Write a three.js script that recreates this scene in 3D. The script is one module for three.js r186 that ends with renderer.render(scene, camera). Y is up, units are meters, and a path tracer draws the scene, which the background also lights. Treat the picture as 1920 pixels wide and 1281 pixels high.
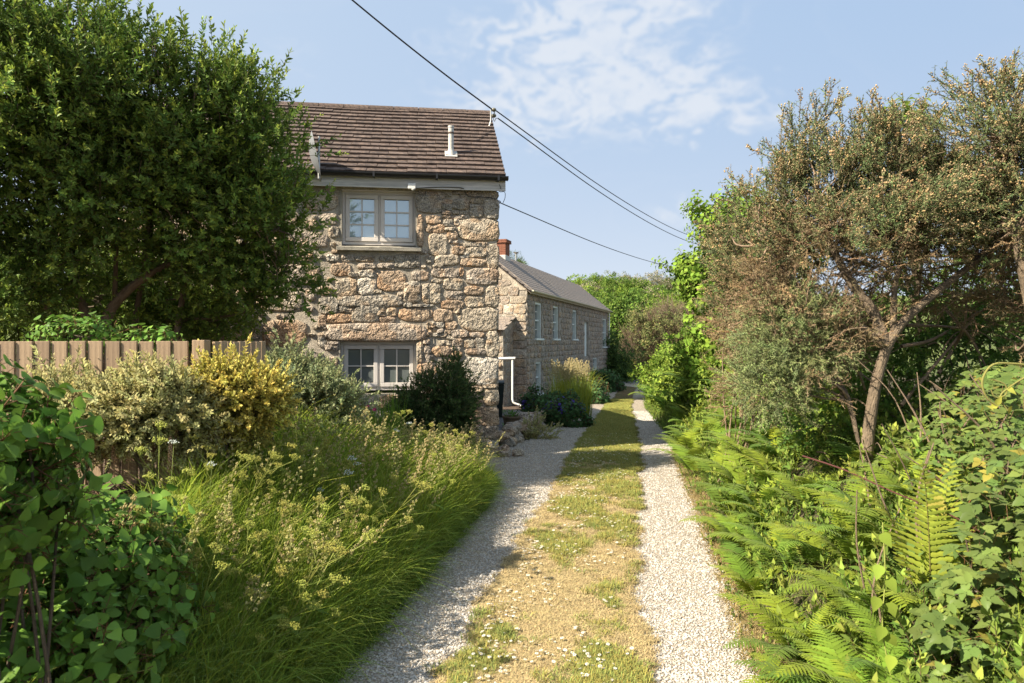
import * as THREE from 'three';
import { mergeGeometries } from 'three/addons/utils/BufferGeometryUtils.js';
import { RoundedBoxGeometry } from 'three/addons/geometries/RoundedBoxGeometry.js';
import { createNoise2D, createNoise3D } from 'simplex-noise';

// ---------------------------------------------------------------- camera, sky, sun, exposure
const scene = new THREE.Scene();
const EYE = 1.8, FOCAL = 1280;                                    // eye height in metres; focal length in photograph pixels (24 mm lens)
const camera = new THREE.PerspectiveCamera(2 * Math.atan(640.5 / FOCAL) * 180 / Math.PI, 1024 / 683, 0.1, 2000);
camera.position.set(0, EYE, 0);
camera.lookAt(0, EYE, -10);
camera.focus = 9; camera.userData.fStop = 5.6;
const renderer = new THREE.WebGLRenderer({ antialias: true });
renderer.toneMapping = THREE.LinearToneMapping;
renderer.toneMappingExposure = 2.6;
renderer.shadowMap.enabled = true;

function rngOf(seed) { let s = seed | 0; return () => { s = (s + 0x6d2b79f5) | 0; let t = Math.imul(s ^ (s >>> 15), 1 | s); t = (t + Math.imul(t ^ (t >>> 7), 61 | t)) ^ t; return ((t ^ (t >>> 14)) >>> 0) / 4294967296; }; }
const N2 = createNoise2D(rngOf(11)), N3 = createNoise3D(rngOf(12));
const sstep = (a, b, x) => { const t = Math.min(1, Math.max(0, (x - a) / (b - a))); return t * t * (3 - 2 * t); };
const mix = (a, b, t) => a + (b - a) * t;
const V = (x, y, z) => new THREE.Vector3(x, y, z);
const fbm3 = (x, y, z, n = 5) => { let s = 0, a = 0.5; for (let i = 0; i < n; i++) { s += a * N3(x, y, z); x *= 2.03; y *= 2.03; z *= 2.03; a *= 0.5; } return s; };

const SUN = V(-0.885, 0, 0.465).normalize().multiplyScalar(Math.cos(0.68)).setY(Math.sin(0.68));
const sun = new THREE.DirectionalLight(new THREE.Color(1, 0.89, 0.72), 5);
sun.name = 'sun'; sun.target.position.set(0, 0, -12); sun.position.copy(SUN).multiplyScalar(60).add(sun.target.position); scene.add(sun, sun.target);
sun.castShadow = true; sun.shadow.radius = 1; sun.shadow.mapSize.set(4096, 4096);
Object.assign(sun.shadow.camera, { left: -40, right: 40, top: 40, bottom: -40, near: 1, far: 140 });

{ // hazy summer sky: whiter towards the horizon and the sun, a few thin clouds all round
  const W = 2048, Hh = 1024, data = new Float32Array(W * Hh * 4), r = rngOf(5);
  const clouds = [[3, 22, 11, 4.2, 1.1], [12, 19.5, 8, 3.2, 0.8], [16, 17.5, 7, 2.2, 0.9], [8, 24.8, 9, 1.7, 0.9], [3, 19.5, 7, 2.4, 0.7], [14, 10.5, 3.4, 1.5, 0.7], [2, 15.8, 4.5, 2, 0.35], [-18, 21.5, 5, 2.2, 0.25], [11, 26, 6, 1.6, 0.5]];
  for (let i = 0; i < 34; i++) clouds.push([40 + 280 * r(), 12 + 50 * r() * r(), 5 + 9 * r(), 1.5 + 3 * r(), 0.4 + 0.6 * r()]);
  for (let row = 0; row < Hh; row++) {
    const up = ((row + 0.5) / Hh - 0.5) * Math.PI, y = Math.sin(up);
    for (let col = 0; col < W; col++) {
      const ro = ((col + 0.5) / W - 0.5) * 2 * Math.PI, x = Math.cos(ro) * Math.cos(up), z = Math.sin(ro) * Math.cos(up);
      const g = Math.pow((1 + x * SUN.x + y * SUN.y + z * SUN.z) / 2, 1.6), e = Math.max(0, y), t = Math.pow(1 - e, 4.2);
      const c = [mix(0.33, 0.83, t), mix(0.51, 0.89, t), mix(0.79, 0.96, t)];
      for (let k = 0; k < 3; k++) c[k] = mix(c[k], [0.74, 0.83, 0.93][k], Math.min(0.8, g * 1.0));
      const az = Math.atan2(x, -z) * 180 / Math.PI, el = up * 180 / Math.PI;
      let m = 0;
      if (y > 0) {
        for (const [ca, ce, cw, ch, s] of clouds) {
          if (Math.abs(el - ce) > ch * 2) continue;
          let da = az - ca; if (da > 180) da -= 360; if (da < -180) da += 360;
          const q = (da / cw) ** 2 + ((el - ce) / ch) ** 2;
          if (q < 4) m += s * Math.exp(-q * 1.3);
        }
        if (m > 0.02) {
          const wx = x * 6, wy = y * 13, wz = z * 6, u = fbm3(wx + 3, wy, wz, 4), v = fbm3(wx, wy + 7, wz, 4), tex = 0.55 + 1.15 * fbm3(wx * 1.6 + u * 1.6, wy * 1.6 + v * 1.6, wz * 1.6, 7);
          m = sstep(0.12, 1.45, m * 0.72 + (tex - 0.5) * Math.min(1, m * 1.6) * 1.3) * 0.6;
        }
      }
      for (let k = 0; k < 3; k++) data[(row * W + col) * 4 + k] = mix(c[k], [0.92, 0.93, 0.95][k], m) / 2.6;
      data[(row * W + col) * 4 + 3] = 1;
    }
  }
  const t = new THREE.DataTexture(data, W, Hh, THREE.RGBAFormat, THREE.FloatType);
  t.mapping = THREE.EquirectangularReflectionMapping; t.magFilter = THREE.LinearFilter; t.needsUpdate = true;
  scene.background = t; scene.environment = t;
}

// ---------------------------------------------------------------- helpers
const at = (px, py, d) => V((px - 960) / FOCAL * d, EYE - (py - 640.5) / FOCAL * d, -d);   // a point seen at (px, py) of the photograph, d metres in front
const taken = {};
function numbered(n) { const k = taken[n] = (taken[n] ?? -1) + 1; return k ? n + '_' + String(k).padStart(3, '0') : n; }
const lit = (o) => { o.castShadow = true; o.receiveShadow = true; return o; };
function thing(name, label, category, pos = V(0, 0, 0), group) {
  const o = new THREE.Group(); o.name = numbered(name); o.position.copy(pos); o.userData = { label, category };
  if (group) o.userData.group = group;
  scene.add(o); return o;
}
function part(name, geo, mat, parent, kind) { const m = lit(new THREE.Mesh(geo, mat)); m.name = name; if (kind) m.userData.kind = kind; parent.add(m); return m; }
function solo(name, label, category, geo, mat, kind, group) {
  const m = lit(new THREE.Mesh(geo, mat)); m.name = numbered(name); m.userData = { label, category }; if (kind) m.userData.kind = kind; if (group) m.userData.group = group; scene.add(m); return m;
}
function box(w, h, d, x = 0, y = 0, z = 0) { const g = new THREE.BoxGeometry(w, h, d); g.translate(x, y, z); return g; }
function rbox(w, h, d, r, x = 0, y = 0, z = 0) { const g = new RoundedBoxGeometry(w, h, d, 1, r); g.translate(x, y, z); return g; }
const merge = (list) => mergeGeometries(list.map((g) => { g = g.index ? g.toNonIndexed() : g; for (const k of Object.keys(g.attributes)) if (!['position', 'normal', 'uv'].includes(k)) g.deleteAttribute(k); return g; }));
function tube(pts, r0, r1, seg = 12, rad = 6) {                     // tapered tube through the points
  const c = new THREE.CatmullRomCurve3(pts), g = new THREE.TubeGeometry(c, seg, 1, rad, false), p = g.attributes.position, q = V(0, 0, 0);
  for (let i = 0; i <= seg; i++) { c.getPointAt(i / seg, q); const rr = mix(r0, r1, i / seg);
    for (let j = 0; j <= rad; j++) { const k = i * (rad + 1) + j; p.setXYZ(k, q.x + (p.getX(k) - q.x) * rr, q.y + (p.getY(k) - q.y) * rr, q.z + (p.getZ(k) - q.z) * rr); } }
  return g;
}
// periodic noise for textures
function lattice(seed, n) { const r = rngOf(seed), a = new Float32Array(n * n); for (let i = 0; i < n * n; i++) a[i] = r(); return (x, y) => { const X = Math.floor(x), Y = Math.floor(y), fx = x - X, fy = y - Y, w = (t) => t * t * (3 - 2 * t), g = (i, j) => a[(((j % n) + n) % n) * n + (((i % n) + n) % n)]; return mix(mix(g(X, Y), g(X + 1, Y), w(fx)), mix(g(X, Y + 1), g(X + 1, Y + 1), w(fx)), w(fy)); }; }
function texture(size, fn, srgb) {
  const d = new Uint8Array(size * size * 4);
  for (let y = 0; y < size; y++) for (let x = 0; x < size; x++) { const c = fn(x / size, y / size), i = (y * size + x) * 4; for (let k = 0; k < 3; k++) d[i + k] = Math.max(0, Math.min(255, (Array.isArray(c) ? c[k] : c) * 255)); d[i + 3] = 255; }
  const t = new THREE.DataTexture(d, size, size); t.wrapS = t.wrapT = THREE.RepeatWrapping; t.magFilter = THREE.LinearFilter; if (srgb) t.colorSpace = THREE.SRGBColorSpace; t.needsUpdate = true; return t;
}
const rep = (t, s, sy = s) => { const c = t.clone(); c.repeat.set(s, sy); c.needsUpdate = true; return c; };
const l8 = lattice(1, 8), l16 = lattice(2, 16), l32 = lattice(3, 32), l64 = lattice(4, 64), l128 = lattice(5, 128), l256 = lattice(6, 256);
const noiseT = (u, v) => 0.34 * l8(u * 8, v * 8) + 0.26 * l16(u * 16, v * 16) + 0.18 * l32(u * 32, v * 32) + 0.12 * l64(u * 64, v * 64) + 0.1 * l128(u * 128, v * 128);
const graniteMap = texture(512, (u, v) => { const n = noiseT(u, v), s = l128(u * 128, v * 128), s2 = l256(u * 256, v * 256); let k = 0.7 + 0.45 * (n - 0.5) + 0.36 * (s - 0.5) + 0.3 * (s2 - 0.5); const o = sstep(0.5, 0.75, l8(u * 8 + 3, v * 8)) * 0.16; return [k * 1.01 + o * 0.2, k * 0.98 - o * 0.08, k * 0.94 - o * 0.32]; }, true);
const graniteBump = texture(512, (u, v) => 0.5 * l32(u * 32, v * 32) + 0.3 * l64(u * 64, v * 64) + 0.25 * l128(u * 128, v * 128) - 0.05);
const softMap = texture(256, (u, v) => 0.84 + 0.5 * (noiseT(u, v) - 0.5) + 0.12 * (l128(u * 128, v * 128) - 0.5), true);
const blotchMap = texture(256, (u, v) => { const n = noiseT(u, v), l = sstep(0.62, 0.72, l16(u * 16, v * 16) * 0.6 + l64(u * 64, v * 64) * 0.4); const k = 0.55 + 0.5 * (n - 0.5); return [mix(k, 0.78, l * 0.5), mix(k, 0.75, l * 0.5), mix(k, 0.66, l * 0.5)]; }, true);
const fineBump = texture(256, (u, v) => 0.5 * l64(u * 64, v * 64) + 0.5 * l128(u * 128, v * 128));
const woodMap = texture(256, (u, v) => { const g = l64(u * 64, v * 4) * 0.5 + l128(u * 128, v * 8) * 0.3 + l8(u * 8, v * 3) * 0.4; return [0.78 + 0.42 * (g - 0.6), 0.75 + 0.42 * (g - 0.6), 0.71 + 0.4 * (g - 0.6)]; }, true);
const std = (o) => new THREE.MeshStandardMaterial({ roughness: 0.9, ...o });
const rgb = (r, g, b) => new THREE.Color().setRGB(r, g, b);
const M = {};
for (const [k, c] of Object.entries({ g: [0.62, 0.59, 0.53], t: [0.75, 0.68, 0.57], o: [0.71, 0.57, 0.44], p: [0.66, 0.59, 0.52], w: [1, 0.96, 0.88] })) M[k] = std({ color: rgb(...c), map: rep(graniteMap, 0.9), bumpMap: rep(graniteBump, 0.9), bumpScale: 0.04, roughness: 0.95 });
M.mortar = std({ color: rgb(0.58, 0.51, 0.41), map: rep(softMap, 0.9), bumpMap: rep(fineBump, 2), bumpScale: 0.012, roughness: 1 });
M.sillStone = std({ color: rgb(0.5, 0.46, 0.38), map: rep(softMap, 1.3), bumpMap: rep(fineBump, 3), bumpScale: 0.004 });
M.frame = std({ color: rgb(0.6, 0.56, 0.52), roughness: 0.5, bumpMap: rep(fineBump, 4), bumpScale: 0.0006 });
M.paleFrame = std({ color: rgb(0.62, 0.68, 0.66), roughness: 0.5 });
M.fascia = std({ color: rgb(0.78, 0.75, 0.7), map: rep(softMap, 0.7), roughness: 0.6 });
M.glass = new THREE.MeshPhysicalMaterial({ color: rgb(0.5, 0.6, 0.66), metalness: 0.42, roughness: 0.03, ior: 1.7 });
M.glassDim = new THREE.MeshPhysicalMaterial({ color: rgb(0.13, 0.15, 0.15), metalness: 0.08, roughness: 0.05, ior: 1.6 });
M.black = std({ color: rgb(0.012, 0.012, 0.013), roughness: 0.45 });
M.tiles = [[0.34, 0.24, 0.2], [0.29, 0.205, 0.17], [0.38, 0.275, 0.23]].map((c) => std({ color: rgb(...c), map: rep(blotchMap, 1.7), bumpMap: rep(fineBump, 4), bumpScale: 0.004, roughness: 0.9 }));
M.slate = std({ color: rgb(0.74, 0.62, 0.53), map: rep(blotchMap, 0.45), bumpMap: rep(fineBump, 3), bumpScale: 0.003, roughness: 0.75 });
M.woodF = [[0.6, 0.46, 0.33], [0.52, 0.4, 0.29], [0.68, 0.53, 0.38]].map((c) => std({ color: rgb(...c), map: rep(woodMap, 3, 0.8), bumpMap: rep(woodMap, 3, 0.8), bumpScale: 0.002 }));
M.metal = std({ color: rgb(0.42, 0.42, 0.4), metalness: 0.7, roughness: 0.4 });
M.greyMetal = std({ color: rgb(0.66, 0.65, 0.6), roughness: 0.5, map: rep(softMap, 3) });
M.white = std({ color: rgb(0.75, 0.74, 0.7), roughness: 0.4 });
M.cable = std({ color: rgb(0.02, 0.02, 0.022), roughness: 0.6 });
M.brick = std({ color: rgb(0.31, 0.12, 0.07), map: rep(softMap, 2), bumpMap: rep(fineBump, 4), bumpScale: 0.006 });
M.bark = std({ color: rgb(0.24, 0.18, 0.12), map: rep(softMap, 3, 1), bumpMap: rep(graniteBump, 2, 1), bumpScale: 0.012 });
M.deadWood = std({ color: rgb(0.42, 0.3, 0.2), map: rep(softMap, 3, 1), bumpMap: rep(fineBump, 2, 1), bumpScale: 0.004 });
M.terracotta = std({ color: rgb(0.2, 0.14, 0.08), map: rep(softMap, 3), roughness: 0.8 });
M.binGreen = std({ color: rgb(0.006, 0.014, 0.012), roughness: 0.4 });
const leafMat = (t = 0.38, coat = 0) => new THREE.MeshPhysicalMaterial({ color: rgb(0.94, 0.94, 0.94), vertexColors: true, roughness: 1, transmission: t, thickness: 0, side: THREE.DoubleSide, specularIntensity: 0.22, clearcoat: coat, clearcoatRoughness: 0.38 });
M.ferns = [[0.86, 0.86, 0.8], [0.68, 0.82, 0.8], [0.98, 0.9, 0.66], [0.78, 0.78, 0.7]].map((c) => { const m = leafMat(0.4, 0); m.color.setRGB(...c); return m; }); M.leaf = leafMat(0.36, 0); M.gloss = leafMat(0.32, 0.18); M.grass = leafMat(0.42, 0); M.twig = std({ vertexColors: true, color: rgb(0.84, 0.84, 0.84), roughness: 1 });
M.flower = leafMat(0.3);

// mesh builder for plants (positions, colours, triangles)
class MB {
  constructor() { this.p = []; this.c = []; this.i = []; }
  v(x, y, z, c) { this.p.push(x, y, z); this.c.push(c[0], c[1], c[2]); return this.p.length / 3 - 1; }
  pt(q, c) { return this.v(q.x, q.y, q.z, c); }
  t(a, b, c) { this.i.push(a, b, c); }
  geo() { const g = new THREE.BufferGeometry(); g.setAttribute('position', new THREE.Float32BufferAttribute(this.p, 3)); g.setAttribute('color', new THREE.Float32BufferAttribute(this.c, 3)); g.setIndex(this.i); g.computeVertexNormals(); return g; }
  // a leaf from base b along dir, its face towards up; prof: half-widths at even steps; fold and droop
  leaf(b, dir, up, L, W, col, prof = [0, 1, 0], fold = 0.25, droop = 0.15, edge = col) {
    const d = dir.clone().normalize(), s = V(0, 0, 0).crossVectors(d, up).normalize(), n = V(0, 0, 0).crossVectors(s, d).normalize(), k = prof.length - 1; let prev = null;
    for (let j = 0; j <= k; j++) {
      const t = j / k, q = b.clone().addScaledVector(d, L * t).addScaledVector(n, -droop * L * t * t), w = prof[j] * W / 2;
      const row = w < 1e-6 ? [this.pt(q, col)] : [this.pt(q.clone().addScaledVector(s, -w).addScaledVector(n, w * fold), edge), this.pt(q, col), this.pt(q.clone().addScaledVector(s, w).addScaledVector(n, w * fold), edge)];
      if (prev) { if (prev.length === 1 && row.length === 3) { this.t(prev[0], row[1], row[0]); this.t(prev[0], row[2], row[1]); }
        else if (prev.length === 3 && row.length === 1) { this.t(prev[0], prev[1], row[0]); this.t(prev[1], prev[2], row[0]); }
        else if (row.length === 3) for (let m = 0; m < 2; m++) { this.t(prev[m], prev[m + 1], row[m]); this.t(prev[m + 1], row[m + 1], row[m]); } }
      prev = row;
    }
  }
  stick(a, b, r, c, c2 = c) { // thin three-sided stem
    const d = b.clone().sub(a).normalize(), s = V(0, 0, 0).crossVectors(d, Math.abs(d.y) > 0.9 ? V(1, 0, 0) : V(0, 1, 0)).normalize(), n = V(0, 0, 0).crossVectors(s, d), ring = (q, rr, cc) => [0, 1, 2].map((k) => this.pt(q.clone().addScaledVector(s, Math.cos(k * 2.094) * rr).addScaledVector(n, Math.sin(k * 2.094) * rr), cc));
    const A = ring(a, r, c), B = ring(b, r * 0.7, c2); for (let k = 0; k < 3; k++) { const m = (k + 1) % 3; this.t(A[k], A[m], B[k]); this.t(A[m], B[m], B[k]); }
  }
  blob(q, r, c, sy = 1) { const o = [V(1, 0, 0), V(-1, 0, 0), V(0, 1, 0), V(0, -1, 0), V(0, 0, 1), V(0, 0, -1)].map((e) => this.v(q.x + e.x * r, q.y + e.y * r * sy, q.z + e.z * r, c)); for (const [a, b, d] of [[0, 2, 4], [2, 1, 4], [1, 3, 4], [3, 0, 4], [2, 0, 5], [1, 2, 5], [3, 1, 5], [0, 3, 5]]) this.t(o[a], o[b], o[d]); }
}
const vary = (c, r, a = 0.25) => { const k = 1 + (r() - 0.5) * 2 * a, h = (r() - 0.5) * a * 0.5; return [c[0] * k * (1 + h), c[1] * k, c[2] * k * (1 - h)]; };
const rdir = (r) => { const z = r() * 2 - 1, a = r() * 6.2832, s = Math.sqrt(1 - z * z); return V(s * Math.cos(a), z, s * Math.sin(a)); };
const YUP = V(0, 1, 0);
function instances(name, geo, mat, list, parent, kind = 'stuff') { // list: {p, dir, s, roll, c}
  const m = lit(new THREE.InstancedMesh(geo, mat, list.length)), q = new THREE.Quaternion(), q2 = new THREE.Quaternion(), X = new THREE.Matrix4(), S = V(1, 1, 1), cc = new THREE.Color();
  list.forEach((e, i) => { q.setFromUnitVectors(YUP, e.dir ?? YUP); q2.setFromAxisAngle(YUP, e.roll ?? 0); q.multiply(q2); if (Array.isArray(e.s)) S.set(...e.s); else S.setScalar(e.s ?? 1); X.compose(e.p, q, S); m.setMatrixAt(i, X); const c = e.c ?? [1, 1, 1]; m.setColorAt(i, cc.setRGB(c[0], c[1], c[2])); });
  m.name = name; if (kind) m.userData.kind = kind; parent.add(m); return m;
}
// points in the outer volume of a union of ellipsoids {c, r:[x,y,z]}, gathered into clumps; inner: how deep they go
function crownPoints(ells, n, r, inner = 0.55, upBias = 0.35, clump = 0) {
  const w = ells.map((e) => Math.pow(e.r[0] * e.r[1] * e.r[2], 0.67)), sum = w.reduce((a, b) => a + b, 0), out = [], centres = [];
  const pick = (lo) => {
    for (let guard = 0; guard < 12; guard++) {
      let k = 0, u = r() * sum; while (k < w.length - 1 && u > w[k]) u -= w[k++];
      const e = ells[k], d = rdir(r), bump = 1 + 0.22 * N3(d.x * 2.3 + k * 7, d.y * 2.3, d.z * 2.3) + 0.2 * N3(d.x * 5, d.y * 5 + k * 5, d.z * 5), q = (lo + (1 - lo) * Math.pow(r(), 0.6)) * bump;
      const p = V(e.c.x + d.x * e.r[0] * q, e.c.y + d.y * e.r[1] * q, e.c.z + d.z * e.r[2] * q);
      if (ells.some((f, j) => j !== k && ((p.x - f.c.x) / f.r[0]) ** 2 + ((p.y - f.c.y) / f.r[1]) ** 2 + ((p.z - f.c.z) / f.r[2]) ** 2 < lo * lo * 0.8)) continue;
      return { p, n: V(d.x / e.r[0], d.y / e.r[1], d.z / e.r[2]).normalize() };
    }
    return null;
  };
  if (clump) for (let k = 0; k < n / 26; k++) { const c = pick(inner); if (c) { c.R = clump * (0.6 + 0.9 * r()); centres.push(c); } }
  for (let i = 0; i < n; i++) {
    let c = null;
    if (clump && r() < 0.82) { const m = centres[Math.floor(r() * centres.length)], o = rdir(r).addScaledVector(m.n, 0.5).multiplyScalar(m.R * Math.cbrt(r())); c = { p: m.p.clone().add(o), n: o.addScaledVector(m.n, m.R * 0.5).normalize() }; } else c = pick(inner);
    if (c) out.push({ ...c, dir: c.n.clone().addScaledVector(YUP, upBias).addScaledVector(rdir(r), 0.75).normalize(), roll: r() * 6.28 });
  }
  return out;
}
const ell = (px, py, rpx, rpy, d, rd) => { const k = d / FOCAL; return { c: at(px, py, d), r: [rpx * k, rpy * k, rd ?? rpx * k] }; };

// ---------------------------------------------------------------- terrain
const LANE = [[-8, -2.7, -2.13, -1.2, -0.63], [3.6, -0.87, -0.295, 0.66, 1.24], [5, -0.64, -0.09, 0.88, 1.5], [7.43, -0.22, 0.4, 1.31, 1.94], [10.7, 0.02, 1.0, 1.96, 2.52], [15, 0.82, 1.76, 2.64, 3.25], [25, 2.68, 3.5, 4.26, 4.82], [34, 4.6, 5.3, 6.1, 6.7], [42, 6.2, 6.9, 7.7, 8.3], [60, 9.8, 10.5, 11.3, 11.9]];
function lane(d) { let i = 0; while (i < LANE.length - 2 && LANE[i + 1][0] < d) i++; const a = LANE[i], b = LANE[i + 1], t = (d - a[0]) / (b[0] - a[0]); return [1, 2, 3, 4].map((k) => mix(a[k], b[k], t)); }
const laneY = (d) => -0.64 * sstep(9, 28, d) - 0.14 * sstep(26, 46, d);
function H(x, z) {
  const d = -z, [L, , , R] = lane(d); let y = laneY(d);
  const bankL = 0.8 * (1 - sstep(5.6, 9.2, d)), bankR = d < 12 ? 0.95 : 0.95 - 0.3 * sstep(12, 38, d) - 0.65 * sstep(38, 41, d);
  y += bankL * sstep(-0.05, 2.0, L - x) + bankR * sstep(0.05, 1.35, x - R);
  const off = Math.max(L - x, x - R, 0);
  y += sstep(0, 0.6, off) * 0.05 * N2(x * 1.7, z * 1.7) * (x < L && d > 9.4 ? 0.2 : 1);
  y += sstep(52, 165, d) * 14.5 * (0.9 + 0.1 * N2(x * 0.02, z * 0.02)) + sstep(60, 90, d) * 0.8 * N2(x * 0.05, z * 0.05);
  return y;
}
{
  const lines = (parts) => { const o = []; for (const [a, b, s] of parts) for (let v = a; v < b - 1e-6; v += s) o.push(v); return o; };
  const xs = [...lines([[-400, -60, 40], [-60, -14, 4], [-14, -5, 0.5], [-5, 6, 0.14], [6, 12, 0.4], [12, 60, 4], [60, 400, 40]]), 400];
  const ds = [...lines([[-60, -8, 6], [-8, 1, 0.5], [1, 14, 0.16], [14, 30, 0.4], [30, 60, 1], [60, 200, 5], [200, 600, 40]]), 600];
  const g = new THREE.BufferGeometry(), p = [], c = [], uv = [], ix = [], nx = xs.length;
  for (const d of ds) for (const x of xs) {
    const y = H(x, -d); p.push(x, y, -d); uv.push(x, d);
    const n = 0.5 + 0.5 * N2(x * 0.8, d * 0.8), far = sstep(40, 60, d), leftYard = x < lane(d)[0] - 0.3 ? 1 : 0, m = 0.5 + 0.5 * N2(x * 0.05 + 9, d * 0.05);
    const soil = [0.17 + 0.05 * n, 0.105 + 0.03 * n, 0.07 + 0.02 * n], green = [0.09 + 0.03 * n, 0.12 + 0.04 * n, 0.035], field = [0.13 + 0.1 * m, 0.21 + 0.07 * m, 0.05];
    const near = soil.map((s, k) => mix(s, green[k], leftYard ? 0.15 * n : 0.45)); c.push(...near.map((s, k) => mix(s, field[k], far)));
  }
  for (let j = 0; j < ds.length - 1; j++) for (let i = 0; i < nx - 1; i++) { const a = j * nx + i; ix.push(a, a + 1, a + nx, a + 1, a + nx + 1, a + nx); }
  g.setAttribute('position', new THREE.Float32BufferAttribute(p, 3)); g.setAttribute('color', new THREE.Float32BufferAttribute(c, 3)); g.setAttribute('uv', new THREE.Float32BufferAttribute(uv, 2)); g.setIndex(ix); g.computeVertexNormals();
  solo('ground', 'brown earth and green slopes either side of the gravel lane', 'ground', g, std({ vertexColors: true, color: rgb(0.85, 0.85, 0.85), map: rep(softMap, 1.1), bumpMap: rep(graniteBump, 1.7), bumpScale: 0.06, roughness: 1 }), 'structure');
}
function ribbon(d0, d1, step, fl, fr, lift, nAcross = 6) {
  const p = [], uv = [], ix = []; let n = 0;
  for (let d = d0; d <= d1 + 1e-6; d += step) { const a = fl(d), b = fr(d); for (let k = 0; k <= nAcross; k++) { const x = mix(a, b, k / nAcross); p.push(x, laneY(d) + lift + (typeof lift === 'function' ? 0 : 0), -d); uv.push(x, d); } n++; }
  for (let j = 0; j < n - 1; j++) for (let k = 0; k < nAcross; k++) { const a = j * (nAcross + 1) + k; ix.push(a, a + 1, a + nAcross + 1, a + 1, a + nAcross + 2, a + nAcross + 1); }
  const g = new THREE.BufferGeometry(); g.setAttribute('position', new THREE.Float32BufferAttribute(p, 3)); g.setAttribute('uv', new THREE.Float32BufferAttribute(uv, 2)); g.setIndex(ix); g.computeVertexNormals(); return g;
}
const wob = (d, s, f = 1) => 0.07 * N2(d * 1.3 * f, s) + 0.04 * N2(d * 4.5 * f, s + 9);
const apron = (d) => sstep(7.2, 9.4, d) * (1 - sstep(11.2, 13, d));       // the gravel spreads to the cottage corner
const gravelL = (d) => lane(d)[0] - 0.06 + wob(d, 1) - 0.75 * apron(d), gravelR = (d) => lane(d)[3] + 0.07 + wob(d, 5);
const stripL = (d) => lane(d)[1] + wob(d, 12, 1.4), stripR = (d) => lane(d)[2] + wob(d, 17, 1.4);
const gravelMap = texture(512, (u, v) => { const s = l128(u * 128, v * 128), t = l256(u * 256, v * 256), n = noiseT(u, v), k = 0.72 + 0.35 * (s - 0.5) + 0.3 * (t - 0.5) + 0.25 * (n - 0.5); return [k, k * 0.955, k * 0.89]; }, true);
solo('gravel_track', 'pale crushed gravel wheel track running between the green banks', 'track', ribbon(-8, 42.4, 0.15, gravelL, gravelR, 0.012, 8), std({ color: rgb(0.78, 0.73, 0.66), map: rep(gravelMap, 1.1), bumpMap: rep(gravelMap, 1.1), bumpScale: 0.02, roughness: 1 }), 'structure');
const turfMap = texture(512, (u, v) => { const n = noiseT(u, v), f = l128(u * 128, v * 128), g = sstep(0.42, 0.6, l8(u * 8, v * 8) * 0.6 + l32(u * 32, v * 32) * 0.4), k = 0.75 + 0.5 * (f - 0.5) + 0.3 * (n - 0.5); return [k * mix(0.86, 0.6, g), k * mix(0.72, 0.6, g), k * mix(0.44, 0.25, g)]; }, true);
solo('grass_strip', 'sun-bleached grass strip down the middle of the lane', 'verge', ribbon(-8, 39.5, 0.12, stripL, (d) => Math.max(stripL(d) + 0.02, stripR(d) - 0.9 * sstep(37, 39.4, d)), 0.022, 6), std({ color: rgb(0.5, 0.46, 0.44), map: rep(turfMap, 0.7), bumpMap: rep(fineBump, 3), bumpScale: 0.02, roughness: 1 }), 'structure');
{ // tarmac road that the lane joins
  const p = [], uv = [], ix = []; let n = 0;
  for (let x = -10; x <= 46; x += 1) { const c = 43.6 - 0.16 * (x - 7); for (const o of [-2.2, 2.2]) { const d = c + o; p.push(x, laneY(d) + 0.02, -d); uv.push(x, d); } n++; }
  for (let j = 0; j < n - 1; j++) { const a = j * 2; ix.push(a, a + 2, a + 1, a + 1, a + 2, a + 3); }
  const g = new THREE.BufferGeometry(); g.setAttribute('position', new THREE.Float32BufferAttribute(p, 3)); g.setAttribute('uv', new THREE.Float32BufferAttribute(uv, 2)); g.setIndex(ix); g.computeVertexNormals();
  solo('road', 'grey tarmac road crossing at the far end of the lane', 'road', g, std({ color: rgb(0.26, 0.25, 0.24), map: rep(softMap, 1), bumpMap: rep(fineBump, 2), bumpScale: 0.01, side: THREE.DoubleSide }), 'structure');
}
// ---------------------------------------------------------------- the near cottage: granite rubble front, tiled roof
const TH = 7.6 * Math.PI / 180, CORNER = V((934 - 960) / FOCAL * 10.7, 0, -10.7);
const cottage = thing('stone_cottage', 'two-storey granite rubble cottage with brown tiled roof beside the lane', 'cottage', CORNER);
cottage.rotation.y = TH;
const wallN = V(Math.sin(TH), 0, Math.cos(TH)), wallA = V(Math.cos(TH), 0, -Math.sin(TH));
function wallXY(px, py, out = 0) { // photograph pixel -> place on the cottage front, out metres in front of it
  const r = V((px - 960) / FOCAL, -(py - 640.5) / FOCAL, -1), o = V(0, EYE, 0), c = CORNER.clone().addScaledVector(wallN, out), t = c.clone().sub(o).dot(wallN) / r.dot(wallN), p = o.addScaledVector(r, t).sub(CORNER);
  return [p.dot(wallA), p.y];
}
const CW = 6.3, EAVE = 4.3, DEEP = 4.4;
const rectOf = (x0, y0, x1, y1) => { const a = wallXY(x0, y0), b = wallXY(x1, y1); return { x0: a[0], x1: b[0], y0: b[1], y1: a[1] }; };
const WIN_UP = rectOf(640, 355, 780, 468), WIN_LOW = rectOf(637, 641, 781, 738);
const hole = (w) => { const p = new THREE.Path(); p.moveTo(w.x0, w.y0); p.lineTo(w.x1, w.y0); p.lineTo(w.x1, w.y1); p.lineTo(w.x0, w.y1); p.closePath(); return p; };
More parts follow.
